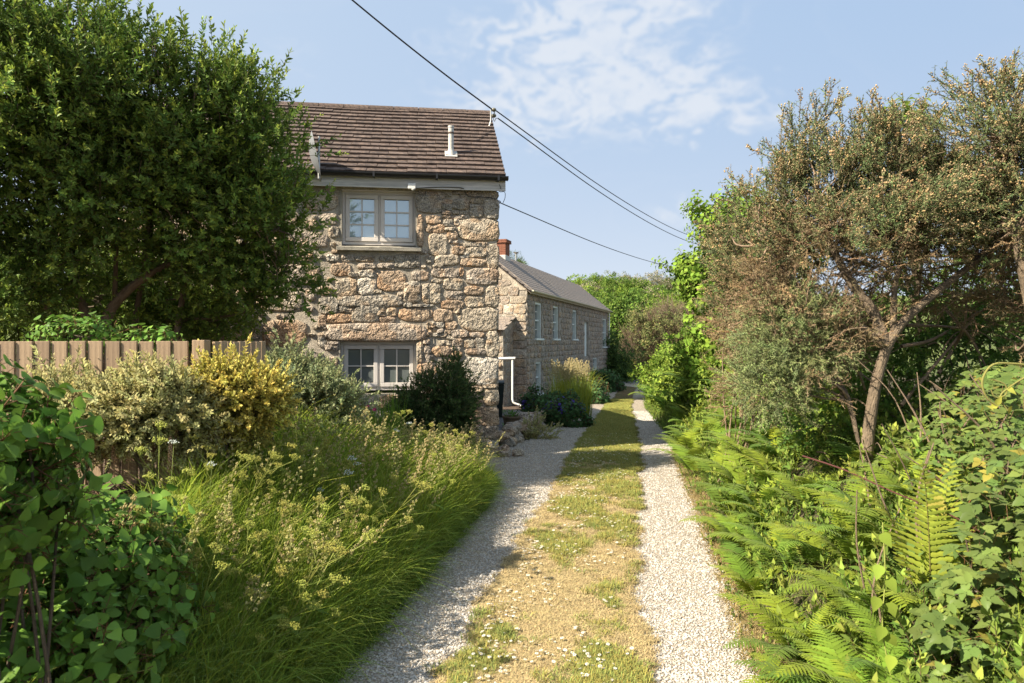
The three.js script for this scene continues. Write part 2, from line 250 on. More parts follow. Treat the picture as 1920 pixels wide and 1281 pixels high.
{
  const s = new THREE.Shape(); s.moveTo(-CW, -0.6); s.lineTo(-0.02, -0.6); s.lineTo(-0.02, EAVE); s.lineTo(-CW, EAVE); s.closePath(); s.holes.push(hole(WIN_UP), hole(WIN_LOW));
  const g = new THREE.ExtrudeGeometry(s, { depth: 0.4, bevelEnabled: false }); g.translate(0, 0, -0.4); part('front_wall', g, M.mortar, cottage);
  for (const x of [-CW, -0.42]) { const q = new THREE.Shape(); q.moveTo(-0.4, -0.6); q.lineTo(-0.4, EAVE); q.lineTo(-DEEP / 2, EAVE + 1.55); q.lineTo(-DEEP, EAVE); q.lineTo(-DEEP, -0.6); q.closePath(); const e = new THREE.ExtrudeGeometry(q, { depth: 0.4, bevelEnabled: false }); e.rotateY(-Math.PI / 2); e.translate(x + 0.4, 0, 0); part('gable_wall', e, M.mortar, cottage); }
  part('rear_wall', box(CW - 0.84, EAVE + 0.6, 0.4, -CW / 2, (EAVE - 0.6) / 2, -DEEP + 0.2), M.mortar, cottage);
  part('floor_slab', box(CW - 0.84, 0.2, DEEP - 0.84, -CW / 2, 2.1, -DEEP / 2), M.mortar, cottage);
  // rear wing
  part('rear_wing', merge([box(3.6, 4.6, 6.4, -2.35, 1.7, -DEEP - 3.22)]), M.mortar, cottage);
  const w = new THREE.Shape(); w.moveTo(-4.3, 4.0); w.lineTo(-0.4, 4.0); w.lineTo(-2.35, 5.4); w.closePath(); const wg = new THREE.ExtrudeGeometry(w, { depth: 7.6, bevelEnabled: false }); wg.translate(0, 0, -DEEP - 6.5); part('rear_wing_roof', wg, M.slate, cottage);
}
// --- stones: the ones that can be read in the photograph, then rubble packed between them
function stoneGeo(w, h, depth, round, seed, n = 14) {
  const r = rngOf(seed), pw = mix(6, 2.1, round), rings = [[1.02, -0.05], [0.99, depth * 0.5], [0.9, depth * 0.9], [0.62, depth], [0.3, depth]], p = [], uv = [], ix = [], u0 = r() * 5, v0 = r() * 5, rough = Math.min(w, h) * 0.05, jit = [];
  const sk = (r() - 0.5) * 0.14, tp = (r() - 0.5) * 0.18;
  for (let j = 0; j < n; j++) jit.push(1.01 + (r() - 0.5) * 0.13 - (r() < 0.2 ? 0.12 * r() : 0));
  for (let k = 0; k < rings.length; k++) for (let j = 0; j < n; j++) {
    const a = j / n * 6.2832 + 0.2, c = Math.cos(a), s = Math.sin(a), q = Math.pow(Math.abs(c) ** pw + Math.abs(s) ** pw, -1 / pw) * jit[j] * rings[k][0];
    let x = c * q * w / 2, y = s * q * h / 2; x *= 1 + tp * y / h; y *= 1 + sk * x / w;
    p.push(x, y, rings[k][1] + (k > 1 ? N3(x * 9 + u0, y * 9, seed) * 0.016 + (r() - 0.5) * rough * 0.25 : 0)); uv.push(x + u0, y + v0);
  }
  const c0 = p.length / 3; p.push(0, 0, depth + N3(u0, v0, 1) * 0.01); uv.push(u0, v0);
  for (let k = 0; k < rings.length - 1; k++) for (let j = 0; j < n; j++) { const a = k * n + j, b = k * n + (j + 1) % n; ix.push(a, b, a + n, b, b + n, a + n); }
  for (let j = 0; j < n; j++) ix.push((rings.length - 1) * n + j, (rings.length - 1) * n + (j + 1) % n, c0);
  const g = new THREE.BufferGeometry(); g.setAttribute('position', new THREE.Float32BufferAttribute(p, 3)); g.setAttribute('uv', new THREE.Float32BufferAttribute(uv, 2)); g.setIndex(ix); g.computeVertexNormals(); return g;
}
const TRACED = `782,357,797,364,p 797,359,816,369,p 817,361,834,373,p 835,364,847,369,g 848,359,873,365,p 781,365,828,401,g 829,374,848,382,p 830,383,847,395,g 848,373,880,394,g 882,372,906,382,t 880,383,906,409,g 907,372,934,411,g 861,366,875,374,p 875,358,934,370,p 828,396,846,403,p 849,396,861,402,g 862,396,877,402,g
782,404,793,463,o 799,404,827,421,o 829,405,844,411,o 845,404,876,411,p 831,412,851,425,g 852,411,861,423,w 797,420,834,437,o 834,427,860,434,t 861,411,934,453,t 804,438,838,481,t 839,434,858,450,o 842,450,860,457,p 863,456,879,463,t 880,454,914,463,g 848,462,873,478,o 874,464,911,484,t 912,459,934,504,t 799,479,809,493,g 815,478,862,497,t 864,474,878,484,w 864,485,911,500,o 811,494,831,503,t 810,503,861,521,p 862,503,869,518,o 874,503,934,534,p 773,509,803,526,p 809,524,829,531,t 832,521,868,545,t 871,537,906,554,o 911,537,934,576,t 757,528,790,569,g 791,531,826,570,t 837,546,869,562,p 872,556,909,577,t 774,571,812,576,g 827,564,870,579,o 745,578,811,602,o 813,580,850,603,o 851,578,862,588,g 860,578,934,620,t 801,604,817,615,t 818,604,833,616,g 834,602,857,618,o 801,615,818,623,t 819,617,832,625,p 833,619,845,627,g 801,623,811,631,o 812,625,823,631,g 824,626,837,632,g 838,628,858,637,t 846,619,878,634,p 880,624,908,633,p 911,622,934,669,t 823,639,845,649,t 848,635,868,650,p 871,637,889,653,t 889,634,908,652,g 872,654,912,665,p 809,650,846,668,o 845,650,863,659,p 848,659,866,672,o 796,649,808,664,p 782,640,793,680,t 797,665,815,680,p 794,637,806,646,p 866,669,934,721,w 782,682,820,705,o 884,725,905,737,g 906,722,934,728,t 906,729,934,760,t 877,738,899,747,g 881,749,906,757,p 886,757,908,766,p 880,766,934,798,o 882,798,908,816,p 909,799,934,822,p 889,817,907,828,p 865,818,887,834,p 867,803,882,816,o 866,836,883,843,p 862,845,880,855,t 880,825,934,860,g
613,477,635,491,w 641,479,664,491,p 666,481,702,491,g 711,481,737,490,g 738,478,787,503,g 671,494,704,505,p 709,494,740,505,p 620,493,657,517,o 653,511,670,520,t 673,506,703,520,w 669,521,706,553,w 707,508,761,545,o 630,521,669,556,t 702,544,716,550,t 745,548,757,560,g 631,553,757,577,g 598,557,634,590,g 636,573,664,587,g 666,572,711,604,g 612,589,659,606,o 660,586,668,605,t 704,577,723,583,t 707,584,722,593,g 725,577,744,593,t 711,594,743,605,p 757,568,773,577,g 612,607,801,640,p 598,592,612,618,p 614,641,634,646,p 610,647,623,657,p 624,647,634,657,p 596,623,612,650,g`;
const ROUND = { w: 0.25, g: 0.3, p: 0.36, t: 0.32, o: 0.45 };
const taken2 = []; // rectangles on the wall in metres
taken2.push({ x0: WIN_UP.x0 - 0.02, x1: WIN_UP.x1 + 0.015, y0: WIN_UP.y0 - 0.1, y1: 9 }, { x0: WIN_LOW.x0 - 0.02, x1: WIN_LOW.x1 + 0.015, y0: WIN_LOW.y0, y1: WIN_LOW.y1 + 0.01 });
let stoneCount = 0;
function putStone(r, tone, round, depth, seed) {
  const m = part('stone', stoneGeo(r.x1 - r.x0, r.y1 - r.y0, depth, round, seed), M[tone], cottage); m.position.set((r.x0 + r.x1) / 2, (r.y0 + r.y1) / 2, 0); stoneCount++; return m;
}
TRACED.split(/\s+/).forEach((t, i) => {
  const [x0, y0, x1, y1, tone] = t.split(','), r = rectOf(+x0 - 0.8, +y0 - 0.8, +x1 + 0.8, +y1 + 0.8), lintel = +x1 - +x0 > 150, quoin = +x1 >= 934, big = (r.x1 - r.x0) * (r.y1 - r.y0);
  taken2.push(r); if (quoin) r.x1 = 0.012 + 0.012 * N2(i, 3);
  const m = putStone(r, tone, lintel || (quoin && big > 0.1) ? 0.0 : ROUND[tone] * (big > 0.12 ? 0.6 : 1.15), lintel ? 0.05 : 0.02 + 0.018 * ((i * 37) % 10) / 10, 100 + i);
  if (lintel) { m.name = 'lintel'; m.userData.label = 'long granite lintel over the lower window'; }
  if (quoin) { const q = rbox(0.3, r.y1 - r.y0 - 0.02, 0.36, 0.02); q.translate(-0.145, 0, -0.17); const b = part('stone', q, M[tone], cottage); b.position.set(0.008, (r.y0 + r.y1) / 2, -0.03); }
});
{ // rubble between and beyond
  const r = rngOf(77), free = (q) => taken2.every((t) => q.x1 < t.x0 || q.x0 > t.x1 || q.y1 < t.y0 || q.y0 > t.y1);
  const left = [];
  for (const [w, h, tries] of [[0.6, 0.34, 3000], [0.42, 0.26, 3000], [0.28, 0.2, 5000], [0.2, 0.14, 6000], [0.12, 0.09, 5000], [0.085, 0.055, 4000]]) for (let i = 0; i < tries; i++) {
    const ww = w * (0.75 + 0.5 * r()), hh = h * (0.75 + 0.5 * r()), x = -CW + ww / 2 + 0.02 + r() * (CW - ww - 0.06), y = -0.05 + hh / 2 + r() * (4.15 - hh), q = { x0: x - ww / 2 - 0.006, x1: x + ww / 2 + 0.006, y0: y - hh / 2 - 0.006, y1: y + hh / 2 + 0.006 };
    if (w < 0.15 && x < -2.75 && i % 3) continue;
    if (!free(q)) continue;
    taken2.push(q);
    const tone = 'gtpotp'[Math.floor(r() * 6)], inner = { x0: q.x0 + 0.004, x1: q.x1 - 0.004, y0: q.y0 + 0.004, y1: q.y1 - 0.004 };
    if (stoneCount < 296) putStone(inner, tone, 0.42, 0.02 + 0.016 * r(), 900 + stoneCount); else { const g = stoneGeo(inner.x1 - inner.x0, inner.y1 - inner.y0, 0.035, 0.5, 900 + i, 9); g.translate((inner.x0 + inner.x1) / 2, (inner.y0 + inner.y1) / 2, 0); left.push(g); }
  }
  if (left.length) part('small_stones', merge(left), M.t, cottage, 'stuff');
}
// --- windows
function casementWindow(W, y0, y1, rows, glass, back) { // two side-hung casements in a timber frame
  const w = new THREE.Group(); w.name = 'window'; cottage.add(w);
  const cx = (W.x0 + W.x1) / 2, ww = W.x1 - W.x0, hh = y1 - y0, z = -back;
  w.position.set(cx, y0, z);
  const f = 0.045, bar = [box(ww, f, 0.09, 0, hh - f / 2, 0), box(ww, f, 0.09, 0, f / 2, 0), box(f, hh - 2 * f, 0.09, -ww / 2 + f / 2, hh / 2, 0), box(f, hh - 2 * f, 0.09, ww / 2 - f / 2, hh / 2, 0), box(0.03, hh - 2 * f, 0.08, 0, hh / 2, 0)];
  part('frame', merge(bar), M.frame, w);
  const sw = ww / 2 - f - 0.022, sh = hh - 2 * f - 0.012, st = 0.062;
  for (const s of [-1, 1]) {
    const sx = s * (0.017 + sw / 2), sy = hh / 2, b = 0.018, iw = sw - 2 * st, ih = sh - 2 * st;
    part('casement', merge([rbox(sw, st, 0.06, 0.006, sx, sy + sh / 2 - st / 2, 0.035), rbox(sw, st, 0.06, 0.006, sx, sy - sh / 2 + st / 2, 0.035), rbox(st, sh - 2 * st, 0.06, 0.006, sx - sw / 2 + st / 2, sy, 0.035), rbox(st, sh - 2 * st, 0.06, 0.006, sx + sw / 2 - st / 2, sy, 0.035)]), M.frame, w);
    const bars = [box(b, ih, 0.03, sx, sy, 0.04)]; for (let k = 1; k < rows; k++) bars.push(box(iw, b, 0.026, sx, sy - ih / 2 + ih * k / rows, 0.04));
    part('glazing_bars', merge(bars), M.frame, w);
    for (let k = 0; k < rows; k++) for (const c of [-1, 1]) { const pw = iw / 2 - b / 2, ph = ih / rows - b; const pane = part('pane', box(pw, ph, 0.006), glass, w); pane.position.set(sx + c * (iw / 4 + b / 4), sy - ih / 2 + ih * (k + 0.5) / rows, 0.026); pane.rotation.y = (N2(k + y0, c + s) * 0.5) * 0.006; pane.rotation.x = N2(k * 3 + y0, c * 2 + s) * 0.004; }
  }
  return w;
}
{
  const sillTop = wallXY(700, 462, 0)[1];
  const wu = casementWindow(WIN_UP, WIN_UP.y0 + 0.075, WIN_UP.y1, 3, M.glass, 0.16); wu.userData.label = 'upper casement window with twelve panes reflecting the sky';
  const wl = casementWindow(WIN_LOW, WIN_LOW.y0 + 0.05, WIN_LOW.y1, 2, M.glassDim, 0.17); wl.userData.label = 'lower casement window half hidden by the plants';
  const a = wallXY(631, 470, 0.06), b = wallXY(789, 470, 0.06), sh = new THREE.Shape(); sh.moveTo(-0.2, 0.0); sh.lineTo(0.085, 0.0); sh.lineTo(0.09, 0.04); sh.lineTo(-0.2, 0.1); sh.closePath();
  const sg = new THREE.ExtrudeGeometry(sh, { depth: b[0] - a[0], bevelEnabled: true, bevelSize: 0.006, bevelThickness: 0.006, bevelSegments: 1 }); sg.rotateY(Math.PI / 2); sg.scale(1, 1, -1); 
  { const ix = sg.index; if (!ix) { const p = sg.attributes; for (const k of Object.keys(p)) { const A = p[k].array, n = p[k].itemSize; for (let i = 0; i < A.length; i += 3 * n) for (let c = 0; c < n; c++) { const t = A[i + n + c]; A[i + n + c] = A[i + 2 * n + c]; A[i + 2 * n + c] = t; } } } }
  sg.computeVertexNormals(); const sb = new THREE.Box3().setFromBufferAttribute(sg.attributes.position); sg.translate(a[0] - sb.min.x, 0, 0.0 - (sb.max.z > 0.15 ? sb.max.z - 0.09 : 0)); sg.translate(0, WIN_UP.y0 - 0.03, 0); part('sill', sg, M.sillStone, cottage);
  // plastered reveals
  for (const W of [WIN_UP, WIN_LOW]) for (const s of [0, 1]) { const g = box(0.02, W.y1 - W.y0 - 0.02, 0.34, s ? W.x1 + 0.004 : W.x0 - 0.004, (W.y0 + W.y1) / 2, -0.16); part('reveal', g, M.sillStone, cottage); }
  part('ceiling_board', box(WIN_UP.x1 - WIN_UP.x0 + 0.1, 0.06, 0.34, (WIN_UP.x0 + WIN_UP.x1) / 2, WIN_UP.y1 + 0.028, -0.175), M.frame, cottage);
}
// --- roof: courses of concrete tiles
{
  const over = 0.1, zE = 0.17, yE = EAVE + 0.05, run = DEEP / 2 + zE, rise = 1.76, len = Math.hypot(run, rise), sy = rise / len, sz = -run / len, courses = 17, gauge = len / courses, tw = 0.302, cols = Math.ceil((CW + 0.2) / tw), r = rngOf(31);
  const up = V(0, sy, sz), nor = V(0, -sz, sy), tile = rbox(tw - 0.004, gauge * 1.2, 0.05, 0.006), side = [], B = new THREE.Matrix4(), variants = [0, 1, 2, 3, 4, 5].map((k) => { const g = tile.clone(), uv = g.attributes.uv; for (let i = 0; i < uv.count; i++) uv.setXY(i, uv.getX(i) * 0.3 + k * 0.37, uv.getY(i) * 0.2 + k * 0.53); return g; });
  const deck = new THREE.BufferGeometry(); { const q = (x, u, n) => [x, yE + up.y * u + nor.y * n, zE + up.z * u + nor.z * n]; const P = [q(over - 0.02, 0.03, -0.055), q(-CW - 0.1, 0.03, -0.055), q(over - 0.02, len - 0.02, -0.055), q(-CW - 0.1, len - 0.02, -0.055)]; deck.setAttribute('position', new THREE.Float32BufferAttribute([P[0], P[2], P[1], P[1], P[2], P[3]].flat(), 3)); deck.computeVertexNormals(); deck.setAttribute('uv', new THREE.Float32BufferAttribute(new Array(12).fill(0), 2)); }
  const roof = new THREE.Group(); roof.name = 'roof'; cottage.add(roof);
  part('underlay', deck, M.black, roof);
  for (let k = 0; k < courses; k++) for (let c = 0; c < cols; c++) {
    const x = k % 2 ? (c === 0 ? over - tw / 4 : over - tw * c) : over - tw * (c + 0.5), tilt = 0.19 + (r() - 0.5) * 0.02, u = V(0, up.y, up.z).multiplyScalar(Math.cos(tilt)).addScaledVector(nor, -Math.sin(tilt)), n = V(0, nor.y, nor.z).multiplyScalar(Math.cos(tilt)).addScaledVector(up, Math.sin(tilt)), yaw = (r() - 0.5) * 0.014;
    const ctr = V(x, yE, zE).addScaledVector(up, gauge * (k + 0.55)).addScaledVector(nor, 0.004 + (r() - 0.5) * 0.008 - 0.02 * Math.sin((x + 0.4) * 0.9) ** 2);
    B.makeBasis(V(1, 0, 0).addScaledVector(u, yaw).normalize(), u, n).setPosition(ctr);
    if (k % 2 && c === 0) B.scale(V(0.5, 1, 1));
    if (c < 15) { const m = part('tile', variants[Math.floor(r() * 6)], M.tiles[Math.floor(r() * 3)], roof); m.matrixAutoUpdate = false; m.matrix.copy(B); m.matrix.decompose(m.position, m.quaternion, m.scale); m.matrixAutoUpdate = true; }
    else side.push(tile.clone().applyMatrix4(B));
  }
  part('tiles_behind_the_tree', merge(side), M.tiles[0], roof, 'stuff');
  // rear slope, ridge caps, verge mortar
  const back = box(CW + 0.2, 0.04, len + 0.05); back.rotateX(-Math.atan2(rise, run)); back.translate(-CW / 2, yE + rise / 2, -DEEP - zE + run / 2); part('rear_slope', back, M.tiles[1], roof);
  for (let k = 0; k * 0.45 < CW + 0.2; k++) { const g = new THREE.CylinderGeometry(0.1, 0.1, 0.44, 9, 1, false, -Math.PI / 2, Math.PI); g.rotateX(0); g.rotateZ(Math.PI / 2); g.rotateX(-Math.PI / 2 + Math.PI / 2); const m = part('ridge_tile', g, M.tiles[(k * 7) % 3], roof); m.position.set(over - 0.22 - k * 0.45, yE + rise - 0.05, -DEEP / 2 - 0.0); m.rotation.x = -Math.PI / 2; }
  // gutter, fascia
  const gp = new THREE.Shape(); gp.absarc(0, 0, 0.06, Math.PI, 2 * Math.PI, false); gp.lineTo(0.052, 0); gp.absarc(0, 0, 0.052, 2 * Math.PI, Math.PI, true); gp.closePath();
  const gg = new THREE.ExtrudeGeometry(gp, { depth: CW + 0.25, bevelEnabled: false }); gg.rotateY(-Math.PI / 2); gg.translate(over + 0.03, yE - 0.015, zE + 0.03); part('gutter', merge([gg, box(0.01, 0.055, 0.115, over + 0.028, yE - 0.04, zE + 0.03)]), M.black, cottage);
  for (let k = 0; k < 6; k++) part('gutter_bracket', box(0.03, 0.075, 0.135, over - 0.12 - k * 0.94, yE - 0.045, zE + 0.028), M.black, cottage);
  const fb = wallXY(800, 353, zE - 0.05)[1]; part('fascia', box(CW + 0.16, yE - fb + 0.005, 0.022, over - CW / 2 - 0.08, (yE + fb) / 2 - 0.01, zE - 0.045), M.fascia, cottage);
  part('soffit', box(CW + 0.1, 0.015, zE - 0.06, over - CW / 2 - 0.07, fb + 0.02, (zE - 0.06) / 2), M.fascia, cottage);
  // flue pipe through the tiles
  const flue = thing('flue_pipe', 'pale metal flue pipe standing up through the brown roof tiles', 'flue'); flue.rotation.y = TH;
  const fx = wallXY(845, 300, -0.55)[0], u = 0.92 / len * len, fp = V(fx, yE + up.y * 0.75, zE + up.z * 0.75); flue.position.copy(CORNER.clone().addScaledVector(wallA, fp.x).addScaledVector(wallN, fp.z)); flue.position.y = fp.y;
  part('pipe', new THREE.CylinderGeometry(0.044, 0.044, 0.5, 18).translate(0, 0.21, 0), M.greyMetal, flue); part('cap', new THREE.CylinderGeometry(0.05, 0.05, 0.03, 18).translate(0, 0.47, 0), M.greyMetal, flue); part('collar', new THREE.CylinderGeometry(0.051, 0.051, 0.025, 18).translate(0, 0.37, 0), M.tiles[1], flue);
  const fl = rbox(0.2, 0.012, 0.22, 0.004); fl.rotateX(Math.atan2(rise, run)); fl.translate(0, 0.03, 0.02); part('flashing', merge([fl, new THREE.CylinderGeometry(0.052, 0.08, 0.1, 14).toNonIndexed().translate(0, 0.04, 0)]), M.greyMetal, flue);
}
const fromWall = (x, y, z) => CORNER.clone().addScaledVector(wallA, x).addScaledVector(wallN, z).setY(y);
{ // small box and cables on the front, satellite dish, wire bracket
  const a = wallXY(772, 349, 0.18), b = thing('junction_box', 'small white junction box clipped to the fascia above the window', 'junction box', fromWall(a[0], a[1], 0.155)); b.rotation.y = TH;
  part('case', rbox(0.115, 0.085, 0.05, 0.008, 0, 0, 0.01), M.white, b); part('lens', new THREE.SphereGeometry(0.025, 12, 8).scale(1, 0.7, 1).translate(0.02, -0.052, 0.02), M.greyMetal, b);
  const cable = (name, label, pts, r) => solo(name, label, 'cable', tube(pts, r, r, 24, 5), M.cable);
  const W = (px, py, o) => { const q = wallXY(px, py, o); return fromWall(q[0], q[1], o); };
  cable('wall_cable', 'thin black cable running down the granite from the sill', [W(787, 476, 0.07), W(788, 520, 0.075), W(789, 560, 0.075), W(790, 640, 0.08), W(791, 700, 0.08)], 0.006);
  cable('looped_cable', 'black cable hooked under the eave above the corner stones', [W(778, 353, 0.145), W(830, 351, 0.145), W(870, 354, 0.14), W(873, 364, 0.06), W(879, 369, 0.06), W(900, 369, 0.06), W(933, 373, 0.06)], 0.006);
  cable('eave_cable', 'thin cable curling down from the gutter end to the corner', [W(936, 346, 0.2), W(939, 353, 0.15), W(935, 357, 0.08), W(938, 360, 0.03), W(946, 360, 0.02), W(947, 370, 0.02), W(943, 381, 0.02)], 0.005);
  const dish = thing('satellite_dish', 'grey satellite dish on a pole beside the tree', 'satellite dish', W(598, 330, 0.3)); dish.rotation.y = TH;
  part('pole', new THREE.CylinderGeometry(0.018, 0.018, 0.62, 10).translate(0, 0.27, 0), M.metal, dish); part('wall_bracket', merge([box(0.03, 0.03, 0.3, 0, -0.02, -0.14), box(0.12, 0.12, 0.012, 0, -0.02, -0.29)]), M.metal, dish);
  const dg = new THREE.SphereGeometry(0.62, 28, 8, 0, 6.2832, 0, 0.56); dg.translate(0, -0.62, 0); dg.rotateZ(Math.PI / 2); const dm = part('dish', merge([dg]), std({ color: rgb(0.16, 0.17, 0.18), roughness: 0.55, side: THREE.DoubleSide }), dish); dm.position.set(-0.13, 0.3, 0.02); dm.rotation.set(0, 0.12, 0.2);
  part('feed_arm', tube([V(0, 0.2, 0), V(-0.2, 0.12, 0.12), V(-0.5, 0.2, 0.26)], 0.012, 0.012, 8, 6), M.metal, dish); part('mount', rbox(0.1, 0.12, 0.06, 0.01, -0.05, 0.28, 0), M.metal, dish);
  part('receiver', new THREE.CylinderGeometry(0.025, 0.035, 0.1, 10).rotateZ(1.2).translate(-0.5, 0.22, 0.26), M.white, dish);
  const pole = thing('wire_bracket', 'metal insulator bracket holding the overhead wires at the roof verge', 'bracket', at(922, 236, 12.3));
  const P = (px, py) => at(px, py, 12.3).sub(at(922, 236, 12.3));
  part('stem', tube([P(917, 237), P(920, 228), P(920, 206)], 0.014, 0.014, 8, 6), M.metal, pole); part('cross_bar', merge([tube([P(919, 207), P(928, 208)], 0.01, 0.01, 3, 5), tube([P(919, 215), P(928, 216)], 0.01, 0.01, 3, 5), tube([P(927, 205), P(927, 219)], 0.012, 0.012, 3, 5)]), M.metal, pole);
  for (const y of [206, 217]) part('insulator', new THREE.SphereGeometry(0.045, 12, 8).scale(1, 0.8, 1).translate(P(926, y).x, P(926, y).y, P(926, y).z), std({ color: rgb(0.13, 0.12, 0.08), roughness: 0.3 }), pole);
  part('jumper', tube([P(920, 221), P(924, 221), P(927, 228), P(930, 222), P(935, 222)], 0.006, 0.006, 14, 5), M.cable, pole);
  const wire = (label, a, b, sag, r = 0.011) => { const m = a.clone().lerp(b, 0.5); m.y -= sag; solo('overhead_wire', label, 'wire', tube([a, a.clone().lerp(m, 0.5).add(V(0, -sag * 0.25, 0)), m, m.clone().lerp(b, 0.5).add(V(0, -sag * 0.25, 0)), b], r, r, 40, 5), M.cable); };
  wire('thick black wire slanting up from the roof bracket to the upper left', at(924, 206, 12.3), at(560, -86, 10.2), 0.06, 0.014);
  wire('upper black wire slanting down right from the roof bracket', at(928, 206, 12.3), at(1320, 450, 34), 0.35, 0.012);
  wire('lower of the twin wires slanting down right from the bracket', at(934, 222, 12.3), at(1320, 462, 33), 0.35, 0.012);
  wire('single thin wire from the cottage corner down to the trees', at(937, 380, 10.75), at(1300, 504, 33), 0.25, 0.009);
  const ey = thing('wire_eye', 'small ring insulator on the cottage corner', 'insulator', at(936, 379, 10.76)); part('ring', new THREE.TorusGeometry(0.018, 0.008, 8, 14), M.black, ey); part('hook', tube([V(0, 0, 0), V(-0.03, 0, -0.02)], 0.006, 0.006, 2, 5), M.metal, ey);
}
// ---------------------------------------------------------------- the long house beyond: gable to us, lane front in shade
const HN = V((988 - 960) / FOCAL * 26, 0, -26), HF = V((1140 - 960) / FOCAL * 44, 0, -44), HB = -0.85, hDir = HF.clone().sub(HN).setY(0), HL = hDir.length(); hDir.normalize();
const house = thing('long_stone_house', 'long granite house with slate roof and sash windows along the lane', 'house', V(HN.x, 0, HN.z));
house.rotation.y = Math.atan2(-hDir.z, hDir.x);                    // local x runs along the lane front, -z towards the left behind the cottage, z out to the lane
const HE = 3.77, HW = 3.9, HR = HE + 1.62;
const sOf = (px) => { const k = (px - 960) / FOCAL; return (k * 26 - HN.x) / (hDir.x + k * hDir.z); };   // photograph column -> metres along the lane front
const yAt = (px, py) => { const s = sOf(px), d = 26 - hDir.z * s; return EYE - (py - 640.5) / FOCAL * d; };
const HS = [[[1003.5, 562, 1016, 634], 1], [[1037, 571, 1047.5, 634], 1], [[1073, 578, 1081.5, 634], 1], [[1130, 598, 1137.5, 650], 1], [[1004.5, 680, 1015.5, 735], 1], [[1037, 677, 1046, 720], 1], [[1073, 674, 1080, 712], 1], [[1112, 671, 1120, 716], 1], [[1096, 604, 1103.5, 668], 2]].map(([[a, b, c, d], k]) => ({ x0: sOf(a), x1: sOf(c), y1: (yAt(a, b) + yAt(c, b)) / 2, y0: (yAt(a, d) + yAt(c, d)) / 2, k }));
for (const w of HS.slice(0, 3)) { w.y1 = 3.38; w.y0 = 1.93; } for (const w of HS.slice(4, 7)) { w.y1 = 0.98; w.y0 = -0.3; }
